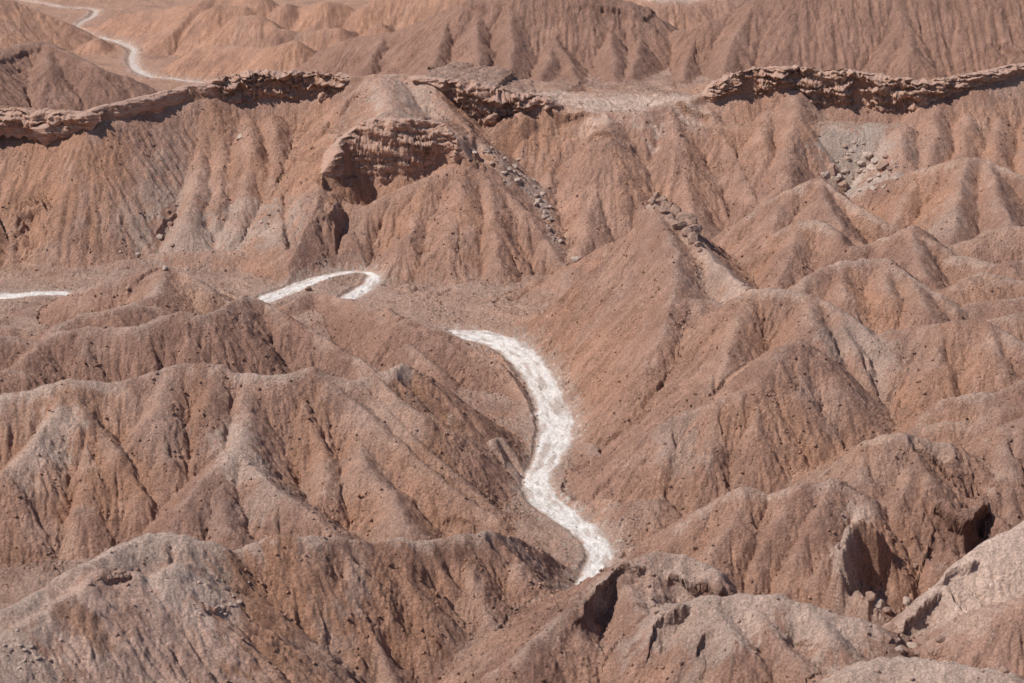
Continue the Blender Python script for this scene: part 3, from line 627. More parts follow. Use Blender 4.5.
# ---------------------------------------------------------------- mineral colours of the ground (linear)
BROWN = np.array([.345, .196, .144]); BROWN2 = np.array([.452, .268, .198]); PALE = np.array([.60, .430, .345]); ORANGE = np.array([.442, .237, .152])
GREY = np.array([.455, .300, .235]); SALT = np.array([.74, .68, .63]); DUST = np.array([.45, .315, .25]); HOLL = np.array([.54, .43, .36])
def mix(C, c, w):
    w = np.clip(w, 0, 1)[..., None].astype(np.float32)
    return C * (1 - w) + c.astype(np.float32) * w
n1 = fbm(GX / 25, GY / 25 + 4, 4); n2 = fbm(GX / 6, GY / 6 + 70, 4); n3 = fbm(GX / 1.4 + 33, GY / 1.4, 3)
C = np.zeros(HF.shape + (3,), np.float32) + BROWN.astype(np.float32)
C = mix(C, BROWN2, .5 + 1.1 * n2 + .5 * n1)
sx, sy = np.gradient(HB, axis=1) / np.gradient(GX, axis=1), np.gradient(HB, axis=0) / np.gradient(GY, axis=0)
slp = np.hypot(sx, sy)
val = np.exp(-np.maximum(GAP, 0) / 1.6) * (ID >= 0)
C = mix(C, ORANGE, (.55 * val + .45 * np.clip(r1, 0, 1) ** 2 * ramp + .6 * sstep(.3, 1.2, ER)) * np.clip(.55 + 1.3 * n1 + .6 * n2, 0, 1))
C = mix(C, ORANGE, .9 * np.clip(n1 * 1.6 + .5 * n2 - .25, 0, .8))
C = mix(C, DUST, .55 * sstep(.5, .15, slp) * np.clip(.8 + n2, 0, 1))
strk = fbm(qx / .55, qy / .55, 2)
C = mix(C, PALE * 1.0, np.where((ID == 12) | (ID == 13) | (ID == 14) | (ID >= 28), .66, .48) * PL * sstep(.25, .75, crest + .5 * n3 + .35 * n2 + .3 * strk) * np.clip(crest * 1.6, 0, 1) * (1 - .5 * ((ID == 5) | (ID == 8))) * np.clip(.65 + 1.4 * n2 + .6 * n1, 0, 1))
C = mix(C, GREY, np.clip(1.5 * fbm(GX / 11 + 90, GY / 11, 4) - .3, 0, .45))
C = mix(C, ORANGE * 1.02, .6 * far * (GX < 30) * np.clip(.8 + n2, 0, 1))
C = mix(C, BROWN * .88, .8 * sstep(385, 400, GY) * (((ID >= 3) & (ID <= 4)) | (ID == 1)) * np.clip(.85 + .8 * n2, 0, 1))
def blob(u, v, rx, ry, col, w, hard=.35):
    global C
    x, y, z = place(HF, u, v)
    j0, j1 = np.searchsorted(Y, [y - 3 * ry, y + 3 * ry]); i0, i1 = np.searchsorted(T, [(x - 3 * rx) / y, (x + 3 * rx) / y])
    s = np.s_[j0:j1, i0:i1]
    if C[s].size == 0: return
    e = np.sqrt(((GX[s] - x) / rx) ** 2 + ((GY[s] - y) / ry) ** 2) + 1.3 * n2[s] + .7 * n3[s] + .6 * strk[s]
    C[s] = mix(C[s], col, w * sstep(1 + hard, 1 - hard, e))
for b in [(855, 165, 6, 6, HOLL, .75), (870, 187, 6, 4, HOLL, .7), (868, 145, 4, 4, HOLL * .9, .5), (835, 125, 3, 5, DUST, .5), (900, 140, 5, 5, GREY * 1.1, .5),
          (600, 106, 12, 9, PALE * 1.15, .85), (560, 100, 8, 7, PALE * 1.1, .8), (640, 104, 8, 6, PALE, .7), (695, 100, 5, 4, PALE, .7), (400, 90, 6, 8, PALE * .95, .75), (398, 112, 6, 5, PALE * .95, .7),
          (185, 235, 8, 7, PALE * .82, .8), (240, 235, 7, 6, PALE * .82, .75), (150, 190, 3, 7, PALE * .75, .6), (205, 180, 2, 8, PALE * .8, .6), (280, 225, 4, 6, PALE * .8, .6), (130, 215, 5, 5, DUST, .6), (185, 190, 3, 6, PALE * .8, .5),
          (50, 190, 8, 10, ORANGE, .6), (110, 170, 5, 9, ORANGE, .6), (215, 150, 4, 9, ORANGE * 1.05, .6), (262, 150, 3, 8, ORANGE * 1.05, .6), (310, 165, 3, 8, ORANGE, .6), (540, 130, 6, 7, ORANGE, .75), (700, 170, 3, 8, ORANGE, .5), (745, 130, 5, 8, ORANGE * 1.05, .6),
          (440, 302, 15, 9, np.array([.49, .31, .235]), .8), (500, 310, 9, 8, np.array([.48, .30, .225]), .7), (520, 325, 8, 4, ORANGE * 1.05, .5), (480, 220, 5, 6, ORANGE * 1.0, .5), (560, 340, 5, 6, ORANGE, .5), (590, 380, 8, 14, ORANGE * 1.05, .45),
          (55, 430, 3.5, 3.5, PALE, .75), (30, 460, 3.5, 3, PALE, .6), (235, 440, 3.0, 4, PALE, .75), (250, 465, 4, 2.5, PALE, .65), (275, 490, 3, 2.5, PALE * .9, .5), (10, 400, 4, 3, PALE, .6), (15, 440, 2, 5, ORANGE, .6),
          (315, 440, 2.5, 7, ORANGE * 1.05, .6), (190, 420, 1.6, 6, ORANGE, .5), (140, 480, 3, 3, ORANGE, .6), (100, 500, 6, 2.5, ORANGE * 1.05, .6), (165, 440, 2.5, 3, GREY, .5), (365, 470, 3, 4, GREY, .4), (390, 410, 4, 4, GREY * 1.15, .5),
          (70, 610, 6, 8, GREY * 1.35, .8), (130, 620, 6, 9, GREY * 1.3, .8), (90, 660, 7, 8, GREY * 1.35, .8), (190, 650, 6, 7, GREY * 1.25, .7), (230, 660, 4, 6, GREY * 1.3, .6), (130, 560, 8, 5, PALE, .8), (180, 550, 5, 4, PALE * 1.0, .7), (210, 595, 4, 4, PALE * 1.1, .8), (235, 620, 2, 4, PALE, .6), (20, 660, 6, 6, PALE * .95, .8),
          (75, 620, 1.6, 1.4, BROWN, .7), (95, 632, 1.8, 1.4, ORANGE, .6), (125, 620, 1.2, 2, BROWN2, .7), (265, 610, 3, 9, ORANGE * 1.05, .85), (280, 590, 3, 4, ORANGE, .7), (400, 595, 4, 4, ORANGE, .5), (340, 670, 3, 6, GREY * 1.1, .6), (355, 590, 1.2, 3, GREY * 1.4, .6),
          (858, 519, 1.6, 1.6, PALE, .9), (848, 528, 1.2, 2.5, PALE, .8), (842, 545, 1.0, 2, PALE, .7), (860, 592, 1.5, 1.5, PALE, .6), (650, 590, 3, 3.5, GREY * 1.3, .75), (690, 570, 3, 2, PALE, .7), (740, 605, 9, 4, PALE * 1.0, .75), (820, 620, 7, 4, PALE * 1.05, .7), (700, 640, 3, 5, PALE * .8, .5),
          (960, 590, 8, 7, PALE * 1.12, .8), (1000, 560, 8, 7, PALE * 1.15, .85), (990, 640, 7, 6, BROWN2 * 1.15, .6), (900, 675, 8, 5, PALE * 1.1, .8), (960, 675, 7, 4, PALE * 1.1, .8), (870, 600, 4, 3, PALE * .9, .5), (890, 570, 4, 5, ORANGE * 1.1, .6),
          (880, 320, 2, 3, ORANGE * 1.1, .6), (862, 310, 1.5, 6, ORANGE * 1.15, .7), (930, 205, 4, 8, ORANGE * 1.05, .7), (940, 225, 3, 4, DUST, .6), (965, 370, 5, 5, ORANGE * 1.05, .5), (905, 420, 2, 5, ORANGE * 1.1, .6), (850, 340, 3, 5, PALE * .85, .5), (870, 345, 2, 8, PALE * .9, .5),
          (715, 270, 2, 9, PALE * .9, .5), (740, 290, 3, 3, PALE, .6), (680, 440, 3, 4, PALE * .8, .5), (600, 200, 3, 9, BROWN2, .4), (500, 158, 4, 3, PALE * .85, .7), (520, 175, 3, 3, PALE * .9, .75), (535, 195, 2, 3, PALE * .85, .7), (545, 215, 1.2, 4, PALE * .8, .6), (552, 238, 1, 3, PALE * .8, .5), (360, 160, 3, 3, ORANGE * .9, .5)]:
    blob(*b)
# rock strata just under the long rim are greyer and paler
C = mix(C, BROWN2 * 1.05, .6 * sstep(2.4, 1.2, DD) * ((ID == 5) | (ID == 8) | (ID == 7) | (ID == 6)) * np.clip(.8 + n2, 0, 1))
C = mix(C, ORANGE * .95, .7 * sstep(.8, 1.6, slp) * ((ID == 5) | (ID == 8) | (ID == 7) | (ID == 6)) * sstep(3.5, 1.5, DD))
C = mix(C, BROWN * .92, np.where(ID == 11, .8, .5) * ((ID == 10) | (ID == 11)) * (1 - crest) * np.clip(.8 + n2, 0, 1))
# streambeds and their dusty margins
C = mix(C, DUST * 1.1, .7 * sstep(3.0, .1, CH + 2.2 * n3 + 1.2 * n2))
C = mix(C, np.array([.47, .365, .305]), sstep(.5, -.5, CH + .9 * n3) * .9)
C = mix(C, np.array([.56, .48, .425]), sstep(.0, -.9, CH + .8 * n3) * np.where(GY > 380, .4, .9))
C = mix(C, SALT, sstep(-.05, -.45, CH + .3 * n3) * np.where(GY > 380, .3, 1.0) * np.clip(.30 + .62 * BR + .3 * n2, 0, 1))
C = mix(C, np.array([.42, .33, .28]), .6 * sstep(0, -.4, CH) * sstep(.25, .7, -BR + .8 * n3))
C = mix(C, np.array([.60, .52, .46]), .75 * sstep(-.3, .1, CH) * sstep(.12, .4, fbm(GX / .75, GY / .95 + 20, 3) - .16 * np.maximum(CH, 0)) * (CH < 4) * (ID != 5))
C = C * (1 + .15 * n3 + .16 * fbm(GX / .45, GY / .45, 2) + .26 * strk * ramp * offst)[..., None]
C = np.clip(C, .02, .9).astype(np.float32)

# ---------------------------------------------------------------- materials
def N(nt, typ, **kw):
    n = nt.nodes.new(typ)
    for k, v in kw.items():
        if k in n.inputs.keys(): n.inputs[k].default_value = v
        else: setattr(n, k, v)
    return n
def earth(name, attr=True, base=(.3, .2, .15), b1=.10, b2=.05, rough=.95, strata=False, speck=.5):
    m = bpy.data.materials.new(name); m.use_nodes = True; nt = m.node_tree; L = nt.links.new
    bs = nt.nodes['Principled BSDF']; bs.inputs['Roughness'].default_value = rough; bs.inputs['Specular IOR Level'].default_value = .12
    geo = N(nt, 'ShaderNodeNewGeometry')
    pos = geo.outputs['Position']
    if attr:
        a = N(nt, 'ShaderNodeVertexColor', layer_name='mineral'); col = a.outputs['Color']
    else:
        a = N(nt, 'ShaderNodeRGB'); a.outputs[0].default_value = (*base, 1); col = a.outputs[0]
    n1 = N(nt, 'ShaderNodeTexNoise', Scale=4.2, Detail=6.0, Roughness=.75); L(pos, n1.inputs['Vector'])
    r1 = N(nt, 'ShaderNodeMapRange'); r1.inputs[1].default_value = .3; r1.inputs[2].default_value = .7; r1.inputs[3].default_value = 1 - speck * .5; r1.inputs[4].default_value = 1 + speck * .5
    L(n1.outputs['Fac'], r1.inputs[0])
    mul = N(nt, 'ShaderNodeVectorMath', operation='SCALE'); L(col, mul.inputs[0]); L(r1.outputs[0], mul.inputs['Scale'])
    out = mul.outputs[0]
    if strata:
        mp = N(nt, 'ShaderNodeMapping'); mp.inputs['Scale'].default_value = (.15, .15, 1.6); L(pos, mp.inputs['Vector'])
        w = N(nt, 'ShaderNodeTexNoise', Scale=1.4, Detail=4.0); L(mp.outputs[0], w.inputs['Vector'])
        mx = N(nt, 'ShaderNodeMix', data_type='RGBA'); mr = N(nt, 'ShaderNodeMapRange'); mr.inputs[1].default_value = .42; mr.inputs[2].default_value = .62
        L(w.outputs['Fac'], mr.inputs[0]); L(mr.outputs[0], mx.inputs[0]); L(out, mx.inputs[6]); mx.inputs[7].default_value = (.47, .25, .165, 1)
        sp = N(nt, 'ShaderNodeSeparateXYZ'); L(geo.outputs['Normal'], sp.inputs[0])
        mr2 = N(nt, 'ShaderNodeMapRange'); mr2.inputs[1].default_value = .25; mr2.inputs[2].default_value = .75; L(sp.outputs['Z'], mr2.inputs[0])
        mx2 = N(nt, 'ShaderNodeMix', data_type='RGBA'); L(mr2.outputs[0], mx2.inputs[0]); L(mx.outputs[2], mx2.inputs[6]); mx2.inputs[7].default_value = (.48, .305, .235, 1)
        out = mx2.outputs[2]
    L(out, bs.inputs['Base Color'])
    # stones and clods: cell bumps over a fine grain
    vo = N(nt, 'ShaderNodeTexVoronoi', Scale=2.6); L(pos, vo.inputs['Vector'])
    nb = N(nt, 'ShaderNodeTexNoise', Scale=3.0, Detail=8.0, Roughness=.78); L(pos, nb.inputs['Vector'])
    bu = N(nt, 'ShaderNodeBump', Strength=1.0, Distance=b1); L(nb.outputs['Fac'], bu.inputs['Height'])
    if attr:   # smooth clay in some places, rough crust in others
        pm = N(nt, 'ShaderNodeTexNoise', Scale=.16, Detail=5.0, Roughness=.65); L(pos, pm.inputs['Vector'])
        pr_ = N(nt, 'ShaderNodeMapRange'); pr_.inputs[1].default_value = .4; pr_.inputs[2].default_value = .62; pr_.inputs[3].default_value = b1 * .75; pr_.inputs[4].default_value = b1 * 1.15
        L(pm.outputs['Fac'], pr_.inputs[0]); L(pr_.outputs[0], bu.inputs['Distance'])
    bu2 = N(nt, 'ShaderNodeBump', Strength=1.0, Distance=b2, invert=True); L(vo.outputs['Distance'], bu2.inputs['Height']); L(bu.outputs[0], bu2.inputs['Normal'])
    L(bu2.outputs[0], bs.inputs['Normal'])
    return m
M_EARTH = earth('badland_earth', b1=.58, b2=.09, speck=.95)
M_SALT = earth('salt_crust', b1=.22, b2=.07, rough=.8, speck=.3)
M_CLIFF = earth('layered_rock', attr=False, base=(.56, .35, .26), b1=.32, b2=.10, strata=True, speck=.7)
M_ROCK = earth('pale_rock', attr=False, base=(.50, .375, .305), b1=.3, b2=.06, speck=.6)
M_ROCK2 = earth('brown_rock', attr=False, base=(.36, .23, .175), b1=.3, b2=.06, speck=.6)

# ---------------------------------------------------------------- meshes of the ground
def mesh_from(name, V, Fq, mats, col=None, smooth=True):
    me = bpy.data.meshes.new(name)
    nf, k = Fq.shape
    me.vertices.add(len(V)); me.vertices.foreach_set('co', V.astype(np.float32).ravel())
    me.loops.add(nf * k); me.loops.foreach_set('vertex_index', Fq.astype(np.int32).ravel())
    me.polygons.add(nf); me.polygons.foreach_set('loop_start', (np.arange(nf) * k).astype(np.int32))
    me.update(calc_edges=True)
    if smooth: me.polygons.foreach_set('use_smooth', np.ones(nf, bool))
    if col is not None:
        a = me.color_attributes.new('mineral', 'FLOAT_COLOR', 'POINT')
        a.data.foreach_set('color', np.concatenate([col, np.ones((len(col), 1), np.float32)], 1).astype(np.float32).ravel())
    for m in (mats if isinstance(mats, (list, tuple)) else [mats]): me.materials.append(m)
    me.validate()
    return me
def link(name, me, label=None, cat=None, group=None, kind=None, parent=None):
    o = bpy.data.objects.new(name, me); bpy.context.scene.collection.objects.link(o)
    if label: o['label'] = label
    if cat: o['category'] = cat
    if group: o['group'] = group
    if kind: o['kind'] = kind
    if parent: o.parent = parent
    return o
VV = np.stack([GX + DX, GY + DY, HF], -1).reshape(-1, 3)
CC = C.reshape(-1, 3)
ii = (np.arange(NY - 1)[:, None] * NT + np.arange(NT - 1)[None, :])
FQ = np.stack([ii, ii + 1, ii + NT + 1, ii + NT], -1).reshape(-1, 4)
FID = ID[:-1, :-1].reshape(-1)
remap = np.full(NT * NY, -1, np.int64)
def piece(ident, name, label, cat, mat):
    f = FQ[FID == ident]
    if len(f) == 0: return
    used = np.unique(f); remap[used] = np.arange(len(used))
    me = mesh_from(name, VV[used], remap[f], mat, CC[used])
    link(name, me, label, cat, kind='structure')
piece(-1, 'ground', 'sandy brown valley ground between the hills and around the salt streambeds', 'ground', M_EARTH)
piece(-4, 'dry_riverbed', 'wide white salt-crusted streambed curving down through the middle of the badlands', 'riverbed', M_SALT)
piece(-2, 'dry_riverbed', 'white hooked bend of streambed at the foot of the left cliff', 'riverbed', M_SALT)
piece(-3, 'dry_riverbed', 'thin pale streambed winding across the far valley at top left', 'riverbed', M_SALT)
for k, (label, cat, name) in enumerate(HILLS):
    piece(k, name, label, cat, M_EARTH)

# ---------------------------------------------------------------- rock ledges with a real overhang
def ledge(label, pts, lip=.8, name='rock_ledge', cat='rock ledge', group=None, surface=False, ds=.17, nr=30, amp=.5, mat=None, seed=0, raise_=0.0, tail=2.4):
    """pts: (u, v, z, height) on a ridge, or (u, v, height) laid on the surface when surface is set"""
    if surface:
        P = [];
        for u, v, c in pts:
            x, y, z = place(HF, u, v); P.append((x, y, z + raise_ + .12, c))
        P = np.array(P)
    else:
        P = np.array([at(p[0], p[1], p[2]) + (p[3],) for p in pts])
        P[:, 0], P[:, 1] = unwarp(P[:, 0], P[:, 1])
    P = spline(P, 6)
    seg = np.hypot(np.diff(P[:, 0]), np.diff(P[:, 1])); s = np.concatenate([[0], np.cumsum(seg)])
    n = max(int(s[-1] / ds), 12); q = np.linspace(0, s[-1], n)
    X, Y_, Z, Cc = (np.interp(q, s, P[:, k]) for k in range(4))
    ks = 9; ker = np.ones(ks) / ks
    tx = np.gradient(np.convolve(np.pad(X, ks // 2, mode='reflect', reflect_type='odd'), ker, 'valid')); ty = np.gradient(np.convolve(np.pad(Y_, ks // 2, mode='reflect', reflect_type='odd'), ker, 'valid'))
    tl = np.hypot(tx, ty) + 1e-9; nx, ny = ty / tl, -tx / tl
    end = np.minimum(sstep(0, 1.8, q), sstep(0, 1.8, s[-1] - q))
    end = np.minimum(sstep(0, 2.6, q), sstep(0, 2.6, s[-1] - q)); Cc = Cc * (.2 + .8 * end)
    thick = 1 + .45 * fbm(q / 3.5 + seed, q * 0 + seed, 3) * 2
    gapn = sstep(-.45, -.1, fbm(q / 7 + seed * 3, q * 0 + 4, 2)); Cc = Cc * np.clip(1.0 + .45 * (thick - 1), .55, 1.4)
    prof = np.array([(-1.0, -.9, 0), (-.55, -.10, 0), (-.2, .10, 0), (.3, .08, -.02), (.75, 0, -.07), (.95, 0, -.18), (1.1, 0, -.34), (1.2, 0, -.5), (1.15, 0, -.66), (1.0, 0, -.8), (.7, 0, -.92), (.5, 0, -1.1), (.2, -.8, -1.2)])
    w = np.linspace(0, len(prof) - 1, nr); a = np.clip(w.astype(int), 0, len(prof) - 2); fr = (w - a)[:, None]
    pr = prof[a] * (1 - fr) + prof[a + 1] * fr
    lipw = (.55 + .6 * lip * np.clip(thick, .3, 1.6)) * end * (.35 + .65 * gapn)
    no = np.where(pr[:, 0] < 0, pr[:, 0] * tail, 0)[None, :] + np.where(pr[:, 0] >= 0, pr[:, 0], 0)[None, :] * lipw[:, None]
    zz = pr[:, 1][None, :] + pr[:, 2][None, :] * Cc[:, None] - (1 - end)[:, None] * .5
    V = np.stack([X[:, None] + nx[:, None] * no, Y_[:, None] + ny[:, None] * no, Z[:, None] + zz], -1)
    p = V.reshape(-1, 3)
    sc = np.clip(Cc, .8, 4) / 3
    am = (amp * np.repeat(np.clip(sc, .3, 1.2) * (.4 + .6 * end), nr)) * np.tile(np.sin(np.pi * np.clip((w) / (len(prof) - 1), .06, .97)) ** .5, n)
    blocky = fbm3(p / np.array([2.2, 2.2, 1.1]) + seed, 4, .55)
    layers = fbm3(p / np.array([5.0, 5.0, .55]) + seed + 9, 3, .6)
    blocky = .3 * blocky + .7 * np.round(blocky * 4.5) / 4.5; layers = .3 * layers + .7 * np.round(layers * 4) / 4
    cell = np.abs(fbm3(p / np.array([1.3, 1.3, .8]) + seed + 31, 3, .5))
    big_ = fbm3(p / np.array([4.5, 4.5, 2.6]) + seed + 77, 2)
    dn = am * (1.2 * big_ * (amp > .6) + .9 * blocky + 1.5 * layers - .55 * cell)
    dz = am * (.55 * fbm3(p / 1.2 + seed + 50, 3) + .5 * fbm3(p / 3.5 + seed + 5, 2))
    N3 = np.stack([np.repeat(nx, nr), np.repeat(ny, nr), np.zeros(n * nr)], -1)
    V = p + N3 * dn[:, None]; V[:, 2] += dz
    i2 = (np.arange(n - 1)[:, None] * nr + np.arange(nr - 1)[None, :])
    F = np.stack([i2, i2 + 1, i2 + nr + 1, i2 + nr], -1).reshape(-1, 4)
    me = mesh_from(name, V, F, mat or M_CLIFF, smooth=False)
    return link(name, me, label, cat, group=group)
G_RIM = 'rock ledges along the top of the long escarpment'
ledge('thick pale rock ledge on the cliff top at the left edge, with a flat slab', [(-120,130,22,2.12),(-60,114,22.2,2.71),(-10,110,22.4,3.56),(30,110,22.6,3.91),(70,112,22.5,2.89),(100,112,22.4,1.70)], lip=1.2, group=G_RIM, seed=1, amp=.8)
ledge('lower rounded rock slab jutting out just under the left cliff top', [(28,127,20.2,2.2),(50,123,20.4,3),(80,121,20.4,2.8),(100,119,20.4,2),(112,119,20.2,1)], lip=1.5, group=G_RIM, seed=21, amp=.6, tail=3.2)
ledge('long smooth dark wall of rock slanting up along the left part of the cliff top', [(84,111,22.6,1.70),(110,105,23,2.71),(150,96,23.5,3.40),(175,89,24,3.06),(207,83,24.5,2.21),(222,78,25,1.70)], lip=.6, group=G_RIM, seed=3, amp=.45)
ledge('lumpy knobbly rock rim above the ribbed cliff face, left of the highest point', [(205,84,24.6,2.21),(225,77,25.6,3.74),(250,73,26,5.10),(275,72,26.1,4.25),(300,72,26.1,5.10),(322,73,26.1,4.59),(340,75,26,2.55),(356,76,26,0.85)], lip=1.2, group=G_RIM, seed=4, amp=1.5)
ledge('rock rim over the deep dark alcove in the centre of the cliff top', [(408,76,26,0.51),(428,78,26,1.19),(450,80,25.7,3.40),(475,84,25.1,6.80),(495,88,24.6,7.65),(508,90,24.1,6.80),(519,93,23.5,3.40),(545,98,22.5,2.38),(560,104,21.4,0.85)], lip=1.2, group=G_RIM, seed=5, amp=1.1)
ledge('undercut rock wall with a shadowed hollow in the middle of the central buttress', [(322,172,13.6,1.5),(334,152,16.9,4.5),(350,133,19.6,7),(372,119,22.1,10.5),(400,119,22.3,10),(430,122,21.7,8),(452,136,19.4,4.5),(468,158,15.7,.8)], lip=1.0, group=None, seed=6, nr=44, amp=.7)
#x ledge( of the pale saddle left of the right rim', [(552,111,20.6,1),(565,112,20.6,1.8),(585,114,20.4,1.6),(600,116,20.2,2.4),(610,118,20,1.2)], lip=.8, group=G_RIM, seed=7, amp=.5)
#x ledge( at the foot of the right rim', [(668,104,20.8,.8),(682,104,21,1.8),(700,110,20.6,2),(716,118,19.6,1.6)], lip=.9, group=G_RIM, seed=8, amp=.5)
ledge('long overhanging banded rock rim on the right with an orange shadowed face', [(700,95,22,1.36),(722,78,25.1,3.40),(745,71,26.4,4.25),(765,69,26.7,5.10),(785,67,27.1,3.40),(800,67,27.1,5.10),(830,71,26.6,6.80),(860,71,26.6,6.37),(885,75,26.1,6.80),(910,79,25.6,5.95),(925,82,25.3,4.25),(945,79,25.7,2.97),(975,73,26.7,2.12),(1000,68,27.3,1.86),(1060,60,28,1.70),(1200,60,28,2.12)], lip=1.1, group=G_RIM, seed=9, amp=1.2, nr=40)

# ---------------------------------------------------------------- boulders
def rock_mesh(name, r, seed, sub=3, flat=.7, mat=None):
    rg = np.random.default_rng(seed)
    import bmesh
    bm = bmesh.new(); bmesh.ops.create_icosphere(bm, subdivisions=sub, radius=1)
    p = np.array([v.co[:] for v in bm.verts])
    for _ in range(11):
        n = rg.normal(size=3); n /= np.linalg.norm(n); d = rg.uniform(.5, .85)
        e = p @ n - d; p = p - np.where(e > 0, e, 0)[:, None] * n * .93
    p = p * np.array([rg.uniform(.85, 1.3), rg.uniform(.75, 1.1), rg.uniform(.55, .95) * flat / .7])
    p = p * (1 + .16 * fbm3(p * 1.7 + seed, 3))[:, None]
    for v, c in zip(bm.verts, p * r): v.co = c
    me = bpy.data.meshes.new(name); bm.to_mesh(me); bm.free(); me.materials.append(mat or M_ROCK)
    for f in me.polygons: f.use_smooth = False
    return me
def boulder(u, v, r, label, group=None, mat=None, seed=None, sink=.42, flat=.7):
    x, y, z = place(HF, u, v); z = surf_h(HF, x, y)
    seed = seed if seed is not None else int(u * 7 + v * 13)
    o = link('boulder', rock_mesh('boulder', r, seed, 4 if r > .9 else 3, flat, mat), label, 'boulder', group)
    o.location = (x, y, z + r * (.35 - sink)); o.rotation_euler = (0, 0, random.uniform(0, 6.28))
    return o
boulder(575, 258, 1.15, 'lone white block of rock where the thin crack meets the foot of the central mountain', mat=M_ROCK, flat=.5)
boulder(566, 265, .45, 'small dark stone just left of the lone white block', mat=M_ROCK2)
boulder(308, 291, .6, 'small brown rock standing beside the bend of the streambed', mat=M_ROCK2, sink=-.2)
boulder(748, 289, .4, 'small dark stone on the saddle at the top of the wide dome', mat=M_ROCK2)
GP = 'jagged crag of rocks crowning the central peak'
for k, (u, v, r) in enumerate([(652, 203, .8), (656, 200, 1.2), (660, 204, 1.3), (665, 206, 1.1), (668, 210, 1.5), (673, 212, 1.2), (677, 216, 1.6), (682, 220, 1.3), (685, 225, 1.7), (689, 229, 1.3), (692, 235, 1.5), (694, 241, 1.1), (697, 246, .7), (664, 212, .8), (680, 227, 1.1), (687, 234, 1.0), (671, 218, .6), (700, 251, .4)]):
    boulder(u, v, r, 'brown ' + ('small rock ' if r < 1 else 'big rock ') + ('at the top' if v < 208 else 'in the middle' if v < 230 else 'at the lower end') + ' of the crag on the central peak', GP, M_ROCK2, seed=300 + k, sink=.15, flat=.95)
boulder(236, 100, 1.5, 'brown rounded knob of rock standing out just below the lumpy rim', mat=M_ROCK2, sink=.3, flat=.9)
G1 = 'boulders lying in the pale hollow below the right rim'
big = [(831, 170, 1.7), (826, 176, 1.2), (836, 178, 1.1), (843, 186, 1.6), (868, 156, 1.3), (877, 160, 1.2), (884, 166, 1.2), (861, 163, 1.0), (872, 166, 1.0), (890, 169, .9), (879, 180, 1.2), (852, 152, .7), (845, 147, .6), (870, 180, .8), (862, 190, .7), (895, 163, .7), (858, 172, .6), (848, 160, .6), (886, 156, .8), (873, 188, .7)]
for k, (u, v, r) in enumerate(big):
    lab = {0: 'large rounded boulder at the left edge of the pale hollow', 3: 'dark-sided boulder at the lower left of the pale hollow', 4: 'biggest boulder at the top of the heap in the pale hollow', 10: 'broad flat boulder low in the pale hollow'}.get(k, ('brown' if k % 3 == 0 else 'pale') + ' boulder in the ' + ('upper left' if u < 860 and v < 165 else 'lower left' if u < 860 else 'upper right' if v < 165 else 'lower right') + ' of the heap below the right rim')
    boulder(u, v, r, lab, G1, M_ROCK if k % 3 else M_ROCK2)
for k in range(80):
    u, v = random.uniform(828, 900), random.uniform(142, 194)
    if abs(u - 864) / 38 + abs(v - 168) / 30 > 1.2: continue
    boulder(u, v, (.14 + .5 * random.random() ** 2.5), 'small stone scattered between the boulders in the pale hollow', 'small stones in the pale hollow', M_ROCK, seed=500 + k)
G2 = 'pale blocks tumbled down the gully beside the buttress'
gl = [(488, 148), (497, 152), (505, 158), (513, 166), (519, 176), (527, 182), (534, 192), (541, 204), (543, 212), (547, 222), (552, 233), (557, 245), (563, 254)]
for k in range(85):
    a = random.random() ** .8 * (len(gl) - 1.01); i = int(a); f = a - i
    u = gl[i][0] * (1 - f) + gl[i + 1][0] * f + random.gauss(0, 8 if i < 6 else 3.0); v = gl[i][1] * (1 - f) + gl[i + 1][1] * f + random.gauss(0, 3)
    r = (.16 + .95 * random.random() ** 3.2) if i < 9 else .14 + .4 * random.random() ** 2
    boulder(u, v, r, ('large' if r > .6 else 'medium' if r > .3 else 'small') + ' pale block in rubble ' + ('near the top' if v < 165 else 'in the upper half' if v < 190 else 'in the lower half' if v < 225 else 'near the foot') + ' of the gully right of the buttress', G2, M_ROCK, seed=700 + k)
G3 = 'rocks in the gully at the bottom right'
for k, (u, v, r) in enumerate([(905, 602, .9), (915, 566, .5), (893, 628, .8), (902, 640, .9), (912, 645, .7), (888, 640, .6), (925, 640, .9), (934, 650, .7), (878, 604, 1.1), (870, 598, .8), (886, 612, .7), (1004, 672, .6), (898, 650, .7), (940, 640, .5), (918, 655, .6)]):
    boulder(u, v, r, 'brown rock lying in the gully between the two near ridges at bottom right', G3, M_ROCK2 if k % 4 else M_ROCK)
G4 = 'knobs of rock on the left cliff face'
for k, (u, v, r) in enumerate([(160, 237, .9), (170, 224, .7), (176, 205, .6), (168, 212, .6), (138, 256, .6), (150, 266, .5), (165, 268, .6), (128, 288, .5), (120, 252, .5), (172, 246, .5), (186, 270, .5), (268, 216, .6), (262, 222, .5), (100, 118, .8), (240, 136, 1.0)]):
    boulder(u, v, r, 'small brown rock clinging to the pale streaks of the left cliff face', G4, M_ROCK2 if k % 2 else M_ROCK)
G5 = 'rocks capping the near pale hill'
for k in range(20):
    u, v = random.gauss(115, 10), random.gauss(578, 4)
    boulder(u, v, random.uniform(.18, .45), 'small brown rock in the cluster capping the near pale hill', G5, M_ROCK2, seed=900 + k)
for k in range(18):
    u, v = random.gauss(225, 11), random.gauss(605, 8)
    boulder(u, v, random.uniform(.15, .4), 'small pale stone on the whitish patch right of the near pale hill', 'stones on the whitish patch', M_ROCK, seed=930 + k)
for k in range(20):
    u, v = random.gauss(15, 18), random.gauss(655, 14)
    boulder(u, v, random.uniform(.12, .32), 'small stone on the pale slope in the bottom left corner', 'stones in the bottom left corner', M_ROCK, seed=960 + k)

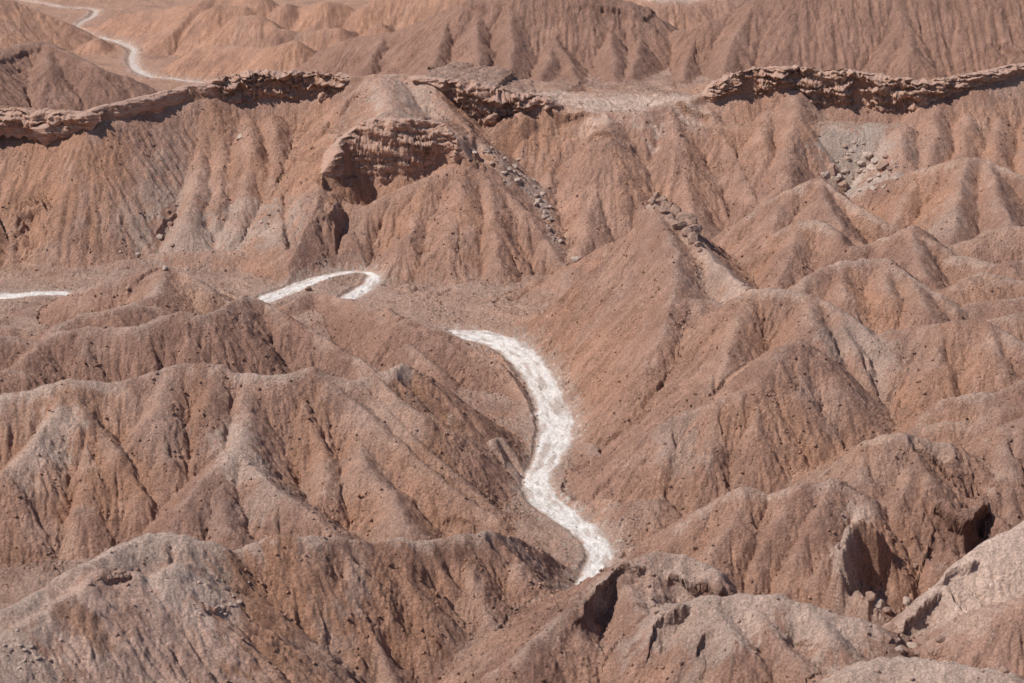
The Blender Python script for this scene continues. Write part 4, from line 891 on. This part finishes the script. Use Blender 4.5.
# loose stones and clods, uncountable: one object
base = [rock_mesh('clod', 1, 40 + k, 1, .8) for k in range(6)]
BV = [np.array([v.co[:] for v in m.vertices]) for m in base]; BF = np.array([p.vertices[:] for p in base[0].polygons])
for m in base: bpy.data.meshes.remove(m)
prob = (rub[J165:int(np.searchsorted(Y, 420))] ** 2 * sstep(.5, 2, CH[J165:int(np.searchsorted(Y, 420))]))
n_st = 42000
jj = RNG.integers(0, prob.shape[0], n_st * 4); ic = RNG.integers(0, NT, n_st * 4)
keep = RNG.random(n_st * 4) < prob[jj, ic] * .6 + .06; jj = (jj[keep] + J165)[:n_st]; ic = ic[keep][:n_st]
V_, F_ = [], []
sz = .05 + .26 * RNG.random(len(jj)) ** 5
for k in range(len(jj)):
    a = RNG.uniform(0, 6.28); c, s = math.cos(a), math.sin(a)
    b = BV[k % 6] * sz[k]; b = np.stack([b[:, 0] * c - b[:, 1] * s, b[:, 0] * s + b[:, 1] * c, b[:, 2]], 1)
    V_.append(b + np.array([GX[jj[k], ic[k]] + RNG.uniform(-.1, .1), GY[jj[k], ic[k]], HF[jj[k], ic[k]] + sz[k] * .2])); F_.append(BF + k * len(BV[0]))
CL = np.repeat(np.clip(C[jj, ic] * RNG.uniform(.8, 1.25, (len(jj), 1)), 0, .9), len(BV[0]), 0)
link('loose_stones', mesh_from('loose_stones', np.concatenate(V_), np.concatenate(F_), M_EARTH, CL, smooth=False), 'loose brown stones and clods strewn over the slopes', 'stones', kind='stuff')

# ---------------------------------------------------------------- light, sky, camera
sc = bpy.context.scene
SUN = np.array([-.60, -.17, 0]); EL = math.radians(52)
hz = SUN / np.linalg.norm(SUN); sd = np.array([hz[0] * math.cos(EL), hz[1] * math.cos(EL), math.sin(EL)])
from mathutils import Vector
lamp = bpy.data.lights.new('sun', 'SUN'); lamp.energy = 4.6; lamp.angle = math.radians(.53); lamp.color = (1.0, .96, .90)
lo = bpy.data.objects.new('sun', lamp); sc.collection.objects.link(lo)
lo.rotation_euler = Vector(sd).to_track_quat('Z', 'Y').to_euler(); lo.location = (-100, 300, 300)
w = bpy.data.worlds.new('World'); sc.world = w; w.use_nodes = True; nt = w.node_tree
sky = nt.nodes.new('ShaderNodeTexSky'); sky.sky_type = 'NISHITA'; sky.sun_disc = False; sky.sun_elevation = EL
sky.sun_rotation = math.atan2(sd[0], sd[1]); sky.altitude = 2400; sky.dust_density = 1.0
nt.links.new(sky.outputs[0], nt.nodes['Background'].inputs['Color']); nt.nodes['Background'].inputs['Strength'].default_value = .10
cam = bpy.data.cameras.new('camera'); cam.sensor_width = 36; cam.lens = F_PX / 1024 * 36; cam.clip_start = 1; cam.clip_end = 6000
co = bpy.data.objects.new('camera', cam); sc.collection.objects.link(co); co.location = (0, 0, H); co.rotation_euler = (math.pi / 2 - TH, 0, 0)
sc.camera = co
sc.view_settings.view_transform = 'Standard'; sc.view_settings.look = 'None'; sc.view_settings.gamma = 1; sc.view_settings.exposure = 0.13
sc.render.resolution_x = 1024; sc.render.resolution_y = 683
